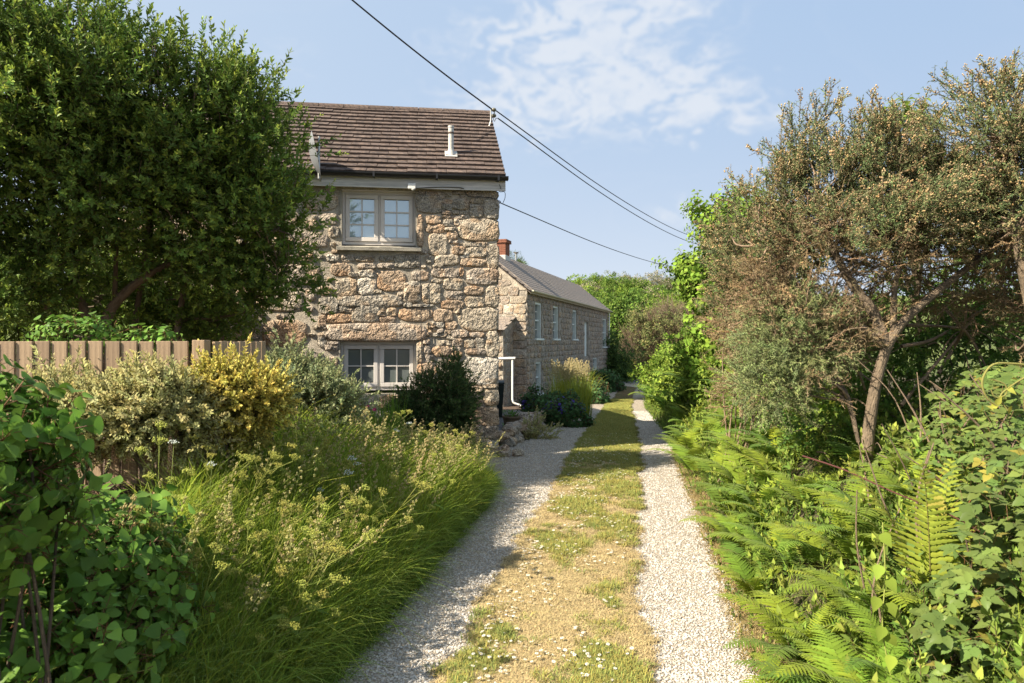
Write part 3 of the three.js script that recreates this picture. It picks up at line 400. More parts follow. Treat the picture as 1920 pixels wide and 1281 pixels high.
{
  const s = new THREE.Shape(); s.moveTo(0.02, HB - 0.3); s.lineTo(HL, HB - 0.3); s.lineTo(HL, HE); s.lineTo(0.02, HE); s.closePath(); for (const w of HS) s.holes.push(hole(w));
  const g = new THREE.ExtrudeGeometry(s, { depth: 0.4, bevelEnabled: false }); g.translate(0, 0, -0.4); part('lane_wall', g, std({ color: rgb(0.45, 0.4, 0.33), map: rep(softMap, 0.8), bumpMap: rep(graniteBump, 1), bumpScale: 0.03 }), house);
  for (const x of [0.0, HL - 0.4]) { const q = new THREE.Shape(); q.moveTo(0.4, HB - 0.3); q.lineTo(0.4, HE + 0.002); q.lineTo(0.0, HE + 0.002); q.lineTo(HW / 2, HR - 0.02); q.lineTo(HW, HE); q.lineTo(HW, HB - 0.3); q.closePath(); const e = new THREE.ExtrudeGeometry(q, { depth: 0.4, bevelEnabled: false }); e.rotateY(Math.PI / 2); e.translate(x, 0, 0); part('gable_wall', e, M.mortar, house); }
  part('rear_wall', box(HL - 0.82, HE - HB, 0.3, HL / 2, (HE + HB) / 2, -HW + 0.15), M.mortar, house);
  // gable and corner blocks that can be told apart, rubble of the lane front
  const r = rngOf(210); let y = HB;
  const gab = (x0, x1, y0, y1, t) => { const m = part('stone', stoneGeo(x1 - x0, y1 - y0, 0.022, 0.2, Math.floor(y0 * 100) + Math.floor(x0 * 31) + 400, 12), M[t], house); m.rotation.y = -Math.PI / 2; m.position.set(0, (y0 + y1) / 2, -(x0 + x1) / 2); };
  while (y < HR - 0.35) { const h = 0.24 + 0.18 * r(), half = y + h > HE ? (HR - y - h) / (HR - HE) * HW / 2 - 0.12 : HW / 2; let x = HW / 2 - half + 0.02; const end = Math.min(HW / 2 + half, 2.6); while (x < end - 0.25) { let w = 0.35 + 0.5 * r(); if (x + w > end - 0.2) w = end - x; gab(x + 0.008, x + w - 0.008, y + 0.007, y + h - 0.007, 'ptpwtg'[Math.floor(r() * 6)]); x += w; } y += h; }
  const rub = []; y = HB;
  while (y < HE - 0.1) { const h = Math.min(HE - y, 0.17 + 0.13 * r()); let x = 0.02; while (x < HL - 0.05) { const w = Math.min(HL - x, 0.25 + 0.4 * r()), q = { x0: x, x1: x + w, y0: y, y1: y + h }; if (HS.every((t) => q.x1 < t.x0 + 0.02 || q.x0 > t.x1 - 0.02 || q.y1 < t.y0 || q.y0 > t.y1)) { const g2 = stoneGeo(w - 0.02, h - 0.015, 0.02 + 0.02 * r(), 0.25, Math.floor(x * 50 + y * 977), 8); g2.translate(x + w / 2, y + h / 2, 0); (rub[Math.floor(r() * 4)] ??= []).push(g2); } x += w; } y += h; }
  rub.forEach((l, i) => part('wall_stones', merge(l), [M.g, M.p, M.t, M.g][i], house, 'stuff'));
  // sash windows
  for (const w of HS) {
    const o = new THREE.Group(); o.name = w.k === 2 ? 'loft_door' : 'window'; o.position.set((w.x0 + w.x1) / 2, w.y0, -0.2); house.add(o);
    const ww = w.x1 - w.x0, hh = w.y1 - w.y0;
    if (w.k === 2) { o.userData.label = 'narrow grey loft door in the lane front'; for (let k = 0; k < 4; k++) part('plank', box(ww / 4 - 0.01, hh, 0.05, -ww / 2 + ww * (k + 0.5) / 4, hh / 2, 0.06), M.paleFrame, o); continue; }
    part('frame', merge([box(ww, 0.08, 0.22, 0, hh - 0.04, 0.04), box(0.09, hh, 0.22, -ww / 2 + 0.045, hh / 2, 0.045), box(0.09, hh, 0.22, ww / 2 - 0.045, hh / 2, 0.045), box(ww - 0.19, 0.06, 0.06, 0, hh / 2, 0.06)]), M.paleFrame, o);
    const iw = ww - 0.2, bars = [box(0.03, hh, 0.04, 0, hh / 2, 0.02)]; for (const k of [0.25, 0.75]) bars.push(box(iw, 0.025, 0.04, 0, hh * k, 0.022)); part('glazing_bars', merge(bars), M.white, o);
    for (const k of [0, 1, 2, 3]) for (const c of [-1, 1]) part('pane', box(iw / 2 - 0.03, hh / 4 - 0.04, 0.008, c * iw / 4, hh * (k + 0.5) / 4, 0), M.glassDim, o);
    part('sill', rbox(ww + 0.16, 0.08, 0.34, 0.01, 0, -0.045, 0.12), M.paleFrame, o);
  }
  // slate roof
  const len = Math.hypot(HW / 2 + 0.2, HR - HE + 0.12), sn = (HR - HE + 0.12) / len, cs = (HW / 2 + 0.2) / len, sl = [], rr = rngOf(8), rows = 14, gauge = len / rows, sw = 0.27;
  for (let k = 0; k < rows; k++) for (let c = -1; c < (HL + 0.3) / sw; c++) { const g = box(sw - 0.006, gauge * 1.5, 0.012); g.rotateZ((rr() - 0.5) * 0.012); g.rotateX(-0.04 + (rr() - 0.5) * 0.01); g.translate((c + 0.5 + (k % 2) / 2) * sw - 0.12, gauge * (k + 0.6), 0.012); sl.push(g); }
  const roof = new THREE.Group(); roof.name = 'roof'; roof.position.set(0, HE - 0.04, 0.2); roof.rotation.x = -Math.atan2(cs, sn); house.add(roof);
  part('slates', merge(sl), M.slate, roof, 'stuff'); part('sarking', box(HL + 0.1, len, 0.03, HL / 2, len / 2, -0.025), M.black, roof);
  const back = box(HL + 0.2, 0.05, len); back.rotateX(-Math.atan2(sn, cs)); back.translate(HL / 2, (HE + HR) / 2 + 0.0, -HW * 0.75 - 0.05); part('rear_slope', back, M.slate, house);
  for (let k = 0; k * 0.5 < HL; k++) { const g = new THREE.CylinderGeometry(0.1, 0.1, 0.49, 7, 1, false, 0, Math.PI); g.rotateZ(Math.PI / 2); const m = part('ridge_tile', g, M.slate, house); m.position.set(0.2 + k * 0.5, HR + 0.0, -HW / 2); m.rotation.x = -Math.PI / 2; }
  for (let k = 0; k < 5; k++) { const g = rbox(0.016, 0.16, len / 5 - 0.01, 0.004); const m = part('verge_slate', g, M.slate, house); const u = len * (k + 0.5) / 5; m.position.set(-0.045, HE - 0.06 + sn * u, 0.2 - cs * u); m.rotation.x = Math.atan2(sn, cs); }
  const gt = new THREE.Shape(); gt.absarc(0, 0, 0.065, Math.PI, 2 * Math.PI, false); gt.closePath(); const gg = new THREE.ExtrudeGeometry(gt, { depth: HL + 0.2, bevelEnabled: false }); gg.rotateY(Math.PI / 2); gg.translate(-0.1, HE - 0.02, 0.24); part('gutter', gg, std({ color: rgb(0.55, 0.52, 0.4), roughness: 0.6 }), house);
  part('fascia', box(HL, 0.16, 0.03, HL / 2, HE - 0.06, 0.15), std({ color: rgb(0.5, 0.46, 0.36) }), house);
  part('drainpipe', new THREE.CylinderGeometry(0.045, 0.045, HE - HB, 8).translate(HL - 0.06, (HE + HB) / 2, 0.09), M.white, house);
  // chimney with brick courses, roof vent
  const ch = new THREE.Group(); ch.name = 'chimney'; ch.position.set(2.75, HR - 0.35, -HW / 2); house.add(ch);
  part('base', box(0.7, 0.42, 0.62, 0, 0.21, 0), M.greyMetal, ch);
  for (let k = 0; k < 9; k++) { const w = k > 6 ? 0.72 : 0.6; for (let j = 0; j < 3; j++) for (const f of [0, 1]) { const bw = w / 3 - 0.008; const a = part('brick', box(bw, 0.066, w / 2 - 0.004, -w / 2 + w * (j + 0.5) / 3 + (k % 2 ? 0.004 : -0.004), 0.46 + k * 0.074, (f - 0.5) * w / 2), M.brick, ch); } }
  part('vent', merge([new THREE.CylinderGeometry(0.04, 0.04, 0.5, 8).translate(0, 0.2, 0), new THREE.ConeGeometry(0.14, 0.1, 10).rotateX(Math.PI).translate(0, 0.45, 0)]), M.metal, house).position.set(sOf(1033) + 1.2, HR, -HW / 2);
}
{ // lean-to against the gable
  const t0 = 0.56, q = 1.19, lean = thing('lean_to', 'small slate-roofed stone lean-to against the gable of the long house', 'outbuilding', V(HN.x, 0, HN.z)); lean.rotation.y = house.rotation.y;
  const yTop = 2.76, yLow = 2.32, s = new THREE.Shape(); s.moveTo(0, HB - 0.2); s.lineTo(0, yTop - 0.1); s.lineTo(-q, yLow - 0.1); s.lineTo(-q, HB - 0.2); s.closePath();
  const g = new THREE.ExtrudeGeometry(s, { depth: 2.4, bevelEnabled: false }); g.translate(-0.03, 0, -t0 - 2.4); part('walls', g, M.mortar, lean);
  const a = Math.atan2(yTop - yLow, q), L = Math.hypot(q, yTop - yLow) + 0.18, sl = []; for (let k = 0; k < 5; k++) for (let c = 0; c < 10; c++) { const b = box(L / 5 * 1.35, 0.014, 0.245); b.rotateZ(-0.03); b.translate(-L + (k + 0.5) * L / 5 + 0.02, 0.015, -(c + 0.5 + (k % 2) * 0.4) * 0.25); sl.push(b); }
  const rf = part('slates', merge(sl), M.slate, lean, 'stuff'); rf.rotation.z = a; rf.position.set(-0.02, yTop - 0.04, -t0 + 0.12);
  const r = rngOf(55); let y = HB; while (y < yLow - 0.25) { const h = 0.22 + 0.16 * r(); let x = -q + 0.02; while (x < -0.1) { let w = 0.3 + 0.25 * r(); if (x + w > -0.15) w = -x - 0.03; const m = part('stone', stoneGeo(w - 0.02, h - 0.016, 0.022, 0.15, Math.floor(y * 99 - x * 55) + 60, 10), M['gpg'[Math.floor(r() * 3)]], lean); m.position.set(x + w / 2, y + h / 2, -t0); x += w; }
    let z = t0 + 0.02; while (z < 1.5) { const w = 0.3 + 0.3 * r(), m = part('stone', stoneGeo(w - 0.02, h - 0.016, 0.022, 0.12, Math.floor(y * 79 + z * 35) + 90, 10), M['tpo'[Math.floor(r() * 3)]], lean); m.rotation.y = -Math.PI / 2; m.position.set(-q - 0.03, y + h / 2, -z - w / 2); z += w; } y += h; }
  const pipe = thing('downpipe', 'white plastic gutter and downpipe with a kicked-out foot', 'downpipe', at(960, 770, 24.8));
  const P = (px, py, d = 24.8) => at(px, py, d).sub(at(960, 770, 24.8));
  part('gutter', tube([P(915, 673), P(966, 672)], 0.05, 0.05, 3, 8), M.white, pipe); part('pipe', tube([P(961, 675), P(961, 700), P(961, 750)], 0.038, 0.038, 10, 8), M.white, pipe); part('foot', tube([P(961, 748), P(963, 755), P(975, 760), P(985, 765)], 0.038, 0.038, 12, 8), M.white, pipe);
}
{ // small yard between the cottage and the house
  const yard = (d) => laneY(d), gy = (px, d, x = (px - 960) / FOCAL * d) => V(x, H(x, -d), -d);
  solo('slate_chippings', 'blue-grey slate chippings covering the small yard', 'chippings', ribbon(11.3, 23, 0.4, (d) => -2.2 - 0.1 * d * 0.3, (d) => lane(d)[0] - 0.35, 0.02, 4), std({ color: rgb(0.24, 0.26, 0.31), map: rep(gravelMap, 0.8), bumpMap: rep(gravelMap, 0.8), bumpScale: 0.04 }), 'structure');
  const bin = thing('wheelie_bin', 'dark green wheelie bin standing against the cottage side wall', 'bin', V(-0.53, yard(19.3), -19.3)); bin.rotation.y = 0.1;
  const bs = new THREE.CylinderGeometry(0.4, 0.33, 0.92, 4, 1); bs.rotateY(Math.PI / 4); bs.translate(0, 0.5, 0); part('body', bs.toNonIndexed(), M.binGreen, bin); bin.children[0].geometry.computeVertexNormals();
  part('lid', merge([rbox(0.6, 0.05, 0.62, 0.02, 0, 0.99, 0), new THREE.CylinderGeometry(0.3, 0.3, 0.58, 14, 1, false, 0, Math.PI).rotateZ(Math.PI / 2).scale(1, 0.28, 1).translate(0, 1.0, 0)]), M.binGreen, bin);
  for (const x of [-0.24, 0.24]) part('wheel', new THREE.CylinderGeometry(0.1, 0.1, 0.05, 14).rotateZ(Math.PI / 2).translate(x, 0.1, -0.25), M.black, bin);
  const let2 = []; for (const [y, n] of [[0.66, 4], [0.58, 4]]) for (let k = 0; k < n; k++) { const x = 0.0 + k * 0.055; let2.push(box(0.008, 0.045, 0.004, x, y, 0), box(0.03, 0.008, 0.004, x + 0.015, y + 0.02 - 0.02 * (k % 2), 0), box(0.008, 0.045, 0.004, x + 0.03, y, 0)); }
  const lt = part('lettering', merge(let2), M.white, bin); lt.position.set(0.02, 0.03, 0.272); lt.rotation.x = -0.05;
  const pot = (p, R, h, label) => { const t = thing('planter', label, 'planter', p); const pr = [[R * 0.72, 0], [R * 0.8, 0.02], [R * 0.97, h * 0.8], [R * 1.06, h * 0.82], [R * 1.06, h], [R * 0.94, h], [R * 0.9, h * 0.85]].map(([a, b]) => new THREE.Vector2(a, b)); part('pot', new THREE.LatheGeometry(pr, 22), M.terracotta, t); part('soil', new THREE.CircleGeometry(R * 0.92, 18).rotateX(-Math.PI / 2).translate(0, h * 0.86, 0), std({ color: rgb(0.05, 0.035, 0.025) }), t); return t; };
  const p1 = pot(gy(959, 15.6), 0.2, 0.28, 'wide brown glazed planter with a leafy plant'), p2 = pot(gy(953, 12.9), 0.13, 0.17, 'small brown pot low beside the cottage corner');
  const r = rngOf(91);
  for (const [t, R, h, n, col] of [[p1, 0.17, 0.28, 50, [0.1, 0.2, 0.04]], [p2, 0.1, 0.17, 30, [0.12, 0.2, 0.06]]]) { const b = new MB(); for (let k = 0; k < n; k++) { const a = r() * 6.28, q = R * Math.sqrt(r()), d = V(Math.cos(a), 0.8 + r(), Math.sin(a)); b.leaf(V(Math.cos(a) * q, h * 0.85 + r() * 0.12, Math.sin(a) * q), d, YUP, 0.1, 0.04, vary(col, r)); } part('foliage', b.geo(), M.leaf, t, 'stuff'); }
  const rock = (p, sx, sy, sz, seed, name, label, mat, cat = 'boulder') => { const g = new THREE.IcosahedronGeometry(1, 3), q = g.attributes.position; for (let i = 0; i < q.count; i++) { const v = V(q.getX(i), q.getY(i), q.getZ(i)), k = 1 + 0.16 * N3(v.x * 1.3 + seed, v.y * 1.3, v.z * 1.3) + 0.06 * N3(v.x * 4, v.y * 4 + seed, v.z * 4); q.setXYZ(i, Math.sign(v.x) * Math.abs(v.x) ** 0.8 * k * sx, Math.max(-0.6, v.y * k) * sy, Math.sign(v.z) * Math.abs(v.z) ** 0.8 * k * sz); } g.computeVertexNormals(); const uv = []; for (let i = 0; i < q.count; i++) uv.push(q.getX(i) + q.getZ(i) * 0.5 + seed, q.getY(i) + q.getZ(i) * 0.5); g.setAttribute('uv', new THREE.Float32BufferAttribute(uv, 2)); g.translate(0, sy * 0.55, 0); const m = solo(name, label, cat, g, mat); m.position.copy(p); return m; };
  rock(gy(946, 10.7), 0.1, 0.125, 0.1, 3, 'boulder', 'rounded granite boulder at the foot of the cottage corner', M.p); rock(gy(971, 10.75), 0.095, 0.085, 0.09, 8, 'boulder', 'smaller pointed granite boulder right of the corner boulder', M.t);
  rock(at(988, 775, 16.8).setY(H(0.37, -16.8) + 0.16), 0.36, 0.085, 0.2, 14, 'stone_slab', 'flat dark stone slab lying on the edge of the yard', M.p, 'slab');
  rock(V(0.35, yard(16.8) - 0.02, -16.85), 0.3, 0.14, 0.16, 17, 'boulder', 'dark stone under the flat slab in the yard', M.g);
  const low = thing('low_stone_wall', 'low mossy stone edging between the yard and the lane', 'wall', V(0, 0, 0));
  for (let k = 0; k < 46; k++) { const d = 11.6 + k * 0.17 + r() * 0.1, x = lane(d)[0] - 0.33 + (r() - 0.5) * 0.16, up = k % 3 === 0 ? 0.17 : 0; const g = new THREE.IcosahedronGeometry(1, 1), q = g.attributes.position, a = 0.11 + 0.09 * r(), b = 0.08 + 0.06 * r(); for (let i = 0; i < q.count; i++) { const f = 1 + 0.2 * N3(q.getX(i) + k, q.getY(i), q.getZ(i)); q.setXYZ(i, q.getX(i) * a * f, q.getY(i) * b * f, q.getZ(i) * a * f); } g.computeVertexNormals(); const uv = []; for (let i = 0; i < q.count; i++) uv.push(q.getX(i) + k, q.getY(i) + q.getZ(i)); g.setAttribute('uv', new THREE.Float32BufferAttribute(uv, 2)); const m = part('stone', g, M['pgt'[k % 3]], low); m.position.set(x, H(x, -d) + b * 0.6 + up, -d); m.rotation.y = r() * 6; }
}
// ---------------------------------------------------------------- plant kits (small repeated sprays)
function twigKit(seed, o) { // a leafy shoot along +y: opposite or spiral leaves
  const r = rngOf(seed), b = new MB(), n = o.n, L = o.len; const curve = (t) => V(o.bend * t * t * L, t * L, 0);
  for (let k = 0; k < 3; k++) b.stick(curve(k / 3), curve((k + 1) / 3), o.stem ?? 0.0025, o.stemC ?? [0.16, 0.13, 0.06]);
  for (let k = 0; k < n; k++) {
    const t = 0.12 + 0.88 * (k + 0.5) / n, p = curve(t), a = o.pairs ? (Math.floor(k / 2) * 1.57 + (k % 2) * Math.PI + (r() - 0.5) * 0.5) : k * 2.4 + r(), ang = mix(1.15, 0.45, t) + (r() - 0.5) * 0.4;
    const d = V(Math.sin(ang) * Math.cos(a), Math.cos(ang), Math.sin(ang) * Math.sin(a)), sc = (0.75 + 0.5 * r()) * (t > 0.85 ? 0.8 : 1), col = vary(t > 0.75 && o.tip ? o.tip : o.col, r, o.v ?? 0.28);
    b.leaf(p, d, V(0, 1, 0).addScaledVector(rdir(r), 0.5), o.l * sc, o.w * sc, col, o.prof ?? [0, 1, 0.75, 0], 0.3, o.droop ?? 0.12, o.edge ? vary(o.edge, r, 0.15) : col);
  }
  return b.geo();
}
function put(list, r, s0, s1, tint = 0.2) { return list.map((e) => ({ ...e, s: s0 + (s1 - s0) * r(), c: (() => { const k = 1 + (r() - 0.5) * 2 * tint; return [k * (1 + (r() - 0.5) * 0.18), k, k * (1 + (r() - 0.5) * 0.18)]; })() })); }
const kitPrivet = twigKit(1, { n: 18, len: 0.24, bend: 0.25, pairs: true, l: 0.052, w: 0.021, col: [0.13, 0.21, 0.035], tip: [0.25, 0.34, 0.055] });
const kitPrivetLong = twigKit(2, { n: 22, len: 0.42, bend: 0.15, pairs: true, l: 0.058, w: 0.022, col: [0.14, 0.23, 0.038], tip: [0.28, 0.37, 0.06] });
const kitVar = twigKit(3, { n: 16, len: 0.15, bend: 0.2, l: 0.032, w: 0.015, col: [0.33, 0.35, 0.13], edge: [0.6, 0.55, 0.27], tip: [0.5, 0.48, 0.2] });
const kitYellow = twigKit(4, { n: 16, len: 0.13, bend: 0.2, l: 0.026, w: 0.015, col: [0.46, 0.4, 0.09], tip: [0.66, 0.56, 0.14] });
const kitSage = twigKit(5, { n: 16, len: 0.15, bend: 0.2, l: 0.03, w: 0.013, col: [0.2, 0.25, 0.1], edge: [0.34, 0.37, 0.19], tip: [0.32, 0.36, 0.17] });
const kitDark = twigKit(6, { n: 24, len: 0.17, bend: 0.2, l: 0.04, w: 0.011, col: [0.05, 0.095, 0.028], tip: [0.1, 0.16, 0.05], prof: [0, 1, 0.8, 0] });
const lobed = [0.5, 0.95, 1, 0.92, 0.74, 0.5, 0.22, 0];
function bigLeafKit(seed, o) { const r = rngOf(seed), b = new MB(); for (let k = 0; k < o.n; k++) { const a = k * 2.4 + r(), p = V(0, o.len * k / o.n, 0), q = p.clone().add(V(Math.cos(a) * 0.6, 0.55, Math.sin(a) * 0.6).multiplyScalar(o.l * 0.8)); b.stick(p, q, 0.002, o.stemC ?? [0.2, 0.1, 0.05]); const col = vary(o.col, r, 0.25); b.leaf(q, V(Math.cos(a), -0.1 + (r() - 0.4) * 0.7, Math.sin(a)), V(0, 1, 0).addScaledVector(rdir(r), 0.35), o.l * (0.7 + 0.6 * r()), o.l * o.wide * (0.7 + 0.5 * r()), col, o.prof ?? lobed, 0.28, 0.22); } b.stick(V(0, 0, 0), V(0, o.len, 0), 0.004, o.stemC ?? [0.2, 0.1, 0.05]); return b.geo(); }
const kitIvy = bigLeafKit(7, { n: 6, len: 0.2, l: 0.085, wide: 0.95, col: [0.15, 0.28, 0.04] });
const kitSyc = bigLeafKit(8, { n: 9, len: 0.3, l: 0.11, wide: 1.15, col: [0.2, 0.31, 0.04] });
function umbelKit(seed, h) { // spent hedgerow umbellifer: slanting stem, forked rays, yellow-green seed heads
  const r = rngOf(seed), b = new MB(), c = [0.4, 0.42, 0.12], top = V(0.1 * h, h, 0), mid = V(0.03 * h, h * 0.55, 0); b.stick(V(0, 0, 0), mid, 0.0045, [0.28, 0.33, 0.09]); b.stick(mid, top, 0.0035, c);
  const head = (q, R) => { for (let k = 0; k < 13; k++) { const a = k * 2.4, f = Math.sqrt(k / 13) * R, e = q.clone().add(V(Math.cos(a) * f, 0.05 + (r() - 0.5) * 0.02 - f * 0.15, Math.sin(a) * f)); b.stick(q, e, 0.0014, c); for (let m = 0; m < 5; m++) b.blob(e.clone().add(rdir(r).multiplyScalar(0.009)), 0.0042, vary([0.5, 0.49, 0.13], r, 0.25), 1.5); } };
  head(top, 0.055);
  for (let k = 0; k < 4; k++) { const t = 0.45 + 0.14 * k, p = V(0.1 * h * t * t, h * t, 0), a = k * 2.3 + r(), q = p.clone().add(V(Math.cos(a) * 0.15, 0.16 + 0.05 * r(), Math.sin(a) * 0.15)); b.stick(p, q, 0.0026, c); head(q, 0.04); }
  for (let k = 0; k < 9; k++) { const a = r() * 6.28, p = V(0, h * (0.08 + 0.4 * r()), 0); b.leaf(p, V(Math.cos(a), 0.3 + 0.4 * r(), Math.sin(a)), YUP, 0.14, 0.05, vary([0.16, 0.24, 0.05], r), [0, 1, 0.6, 0.9, 0.4, 0], 0.2, 0.5); }
  return b.geo();
}
function grassKit(seed, n, h, w, spread, col, lean = 0.5) { const r = rngOf(seed), b = new MB(); for (let k = 0; k < n; k++) { const a = r() * 6.28, base = V(Math.cos(r() * 6.28) * spread * r(), 0, Math.sin(r() * 6.28) * spread * r()), hh = h * (0.5 + 0.6 * r()), out = lean * (0.25 + 0.9 * r()), d = V(Math.cos(a), 0, Math.sin(a)), s = V(-d.z, 0, d.x), c0 = vary(col, r, 0.28); let prev = null; for (let j = 0; j <= 4; j++) { const t = j / 4, y = hh * (t - out * 0.45 * t * t * t), x = hh * out * t * t, ww = w * (1 - t * t) + 0.0004, c = c0.map((q) => q * (0.8 + 0.35 * t)); const A = b.pt(base.clone().addScaledVector(d, x).addScaledVector(s, -ww / 2).add(V(0, y, 0)), c), B = b.pt(base.clone().addScaledVector(d, x).addScaledVector(s, ww / 2).add(V(0, y, 0)), c); if (prev) { b.t(prev[0], prev[1], A); b.t(prev[1], B, A); } prev = [A, B]; } } return b.geo(); }
function seedKit(seed, h) { const r = rngOf(seed), b = new MB(), c = [0.42, 0.4, 0.16], top = V(0.16 * h, h, 0), mid = V(0.04 * h, h * 0.55, 0); b.stick(V(0, 0, 0), mid, 0.0024, [0.3, 0.36, 0.1]); b.stick(mid, top, 0.0018, c); for (let k = 0; k < 9; k++) { const t = 0.76 + 0.25 * k / 9, p = V(0.16 * h * t * t, h * t, 0), side = (k % 2 ? 1 : -1) * (1 - k / 10) * 0.04; const q = p.clone().add(V((r() - 0.3) * 0.03, 0.012, side)); b.stick(p, q, 0.001, c); for (let m = 0; m < 6; m++) b.blob(q.clone().add(rdir(r).multiplyScalar(0.009)), 0.0055, vary([0.55, 0.46, 0.24], r, 0.2), 1.7); } return b.geo(); }
const kitGrass = grassKit(20, 15, 0.66, 0.0075, 0.07, [0.2, 0.3, 0.04], 0.6), kitGrassLow = grassKit(21, 18, 0.3, 0.006, 0.07, [0.17, 0.28, 0.038], 1.0), kitBlade = grassKit(22, 12, 0.62, 0.013, 0.05, [0.13, 0.24, 0.03], 0.3);
const kitLawn = grassKit(23, 14, 0.035, 0.0032, 0.035, [0.2, 0.26, 0.06], 1.1), kitDry = grassKit(24, 14, 0.028, 0.003, 0.035, [0.43, 0.335, 0.165], 1.5);
const kitSeed = seedKit(25, 0.85), kitSeed2 = seedKit(26, 0.7), kitUmbel = umbelKit(27, 0.85), kitUmbel2 = umbelKit(28, 0.65);

// ---------------------------------------------------------------- lane surface: loose stones, lawn, daisies
{
  const r = rngOf(300), st = [], g = new THREE.IcosahedronGeometry(1, 0), q = g.attributes.position; for (let i = 0; i < q.count; i++) { const x = q.getX(i), y = q.getY(i), z = q.getZ(i), k = 1 + 0.35 * N3(x * 1.4, y * 1.4, z * 1.4); q.setXYZ(i, x * k, y * k * 0.62, z * k); } g.computeVertexNormals();
  for (let i = 0; i < 150000; i++) { const d = 2.6 + 20 * Math.pow(r(), 2.3), L = gravelL(d), R = gravelR(d), a = stripL(d) + 0.04, b = stripR(d) - 0.04, x = mix(L - 0.05, R + 0.06, r()); if (x > a && x < b && r() < 0.97) continue; const s = (0.0032 + 0.0058 * r() * r()) * (1 + 0.03 * d), k = 0.27 + 0.3 * r(), w = (r() - 0.5) * 0.06; if (d > 9 && x < -0.15) continue; st.push({ p: V(x, laneY(d) + 0.013 + s * 0.3, -d), dir: V(0, 1, 0).addScaledVector(rdir(r), 0.5).normalize(), roll: r() * 6.28, s: [s * (0.8 + 0.6 * r()), s, s], c: [k * (1.03 + w), k * 0.97, k * (0.88 - w)] }); }
  const gr = instances('gravel', g, std({ color: rgb(1, 1, 1), roughness: 1 }), st, scene); Object.assign(gr.userData, { label: 'loose pale chippings scattered over both wheel tracks', category: 'gravel' });
  const green = [], dry = [];
  const patch = (x, d) => 0.55 * N2(x * 1.1, d * 0.75) + 0.35 * N2(x * 3.1 + 5, d * 2.4) + 0.25 * N2(x * 9, d * 9);
  for (let i = 0; i < 70000; i++) { const d = 2.5 + 26 * Math.pow(r(), 2.1), a = stripL(d), b = stripR(d), u = r(), x = mix(a - 0.07, b + 0.06, u), edge = Math.abs(u - 0.5) * 2, pp = patch(x, d) + 0.1 + 0.5 * sstep(7, 13, d) - 0.45 * sstep(3.6, 4.4, d) * (1 - sstep(5.2, 6.2, d)) + 0.3 * (1 - sstep(2.8, 4.0, d)); if (edge > 0.9 && r() < 0.55) continue; const isG = pp + (r() - 0.5) * 0.5 > 0.17, s = (0.7 + 0.7 * r()) * (1 + 0.02 * d), k = 0.8 + 0.5 * r(); (isG ? green : dry).push({ p: V(x, laneY(d) + 0.02, -d), roll: r() * 6.28, s: [s, s * (isG ? 1.1 : 0.8), s], c: isG ? [k * (1 + 0.7 * r()), k, k] : [k, k * (0.95 + 0.1 * r()), k] }); }
  Object.assign(instances('grass', kitLawn, M.twig, green, scene).userData, { label: 'short green grass growing along the middle of the lane', category: 'grass' });
  Object.assign(instances('dry_grass', kitDry, M.twig, dry, scene).userData, { label: 'dry straw-coloured grass patches in the lane strip', category: 'grass' });
  const db = new MB(); for (let k = 0; k < 9; k++) { const a = k / 9 * 6.28; db.leaf(V(0, 0.03, 0), V(Math.cos(a), 0.12, Math.sin(a)), YUP, 0.011, 0.006, [0.8, 0.79, 0.74], [0.4, 1, 0]); } db.blob(V(0, 0.031, 0), 0.004, [0.7, 0.5, 0.05], 0.6); db.stick(V(0, 0, 0), V(0, 0.03, 0), 0.0012, [0.15, 0.22, 0.04]);
  const fl = []; for (let i = 0; i < 2600; i++) { const d = 2.8 + 11 * r(), x = mix(stripL(d) + 0.02, stripR(d) - 0.05, Math.pow(r(), 1.5)); if (N2(x * 1.8 + 30, d * 1.2) + 0.25 * sstep(6, 9, d) < 0.1) continue; fl.push({ p: V(x, laneY(d) + 0.022, -d), roll: r() * 6, s: 0.7 + 0.6 * r(), dir: V(0, 1, 0).addScaledVector(rdir(r), 0.3).normalize() }); }
  Object.assign(instances('daisies', db.geo(), M.flower, fl, scene).userData, { label: 'tiny white daisies scattered in the lane grass', category: 'daisies' });
}
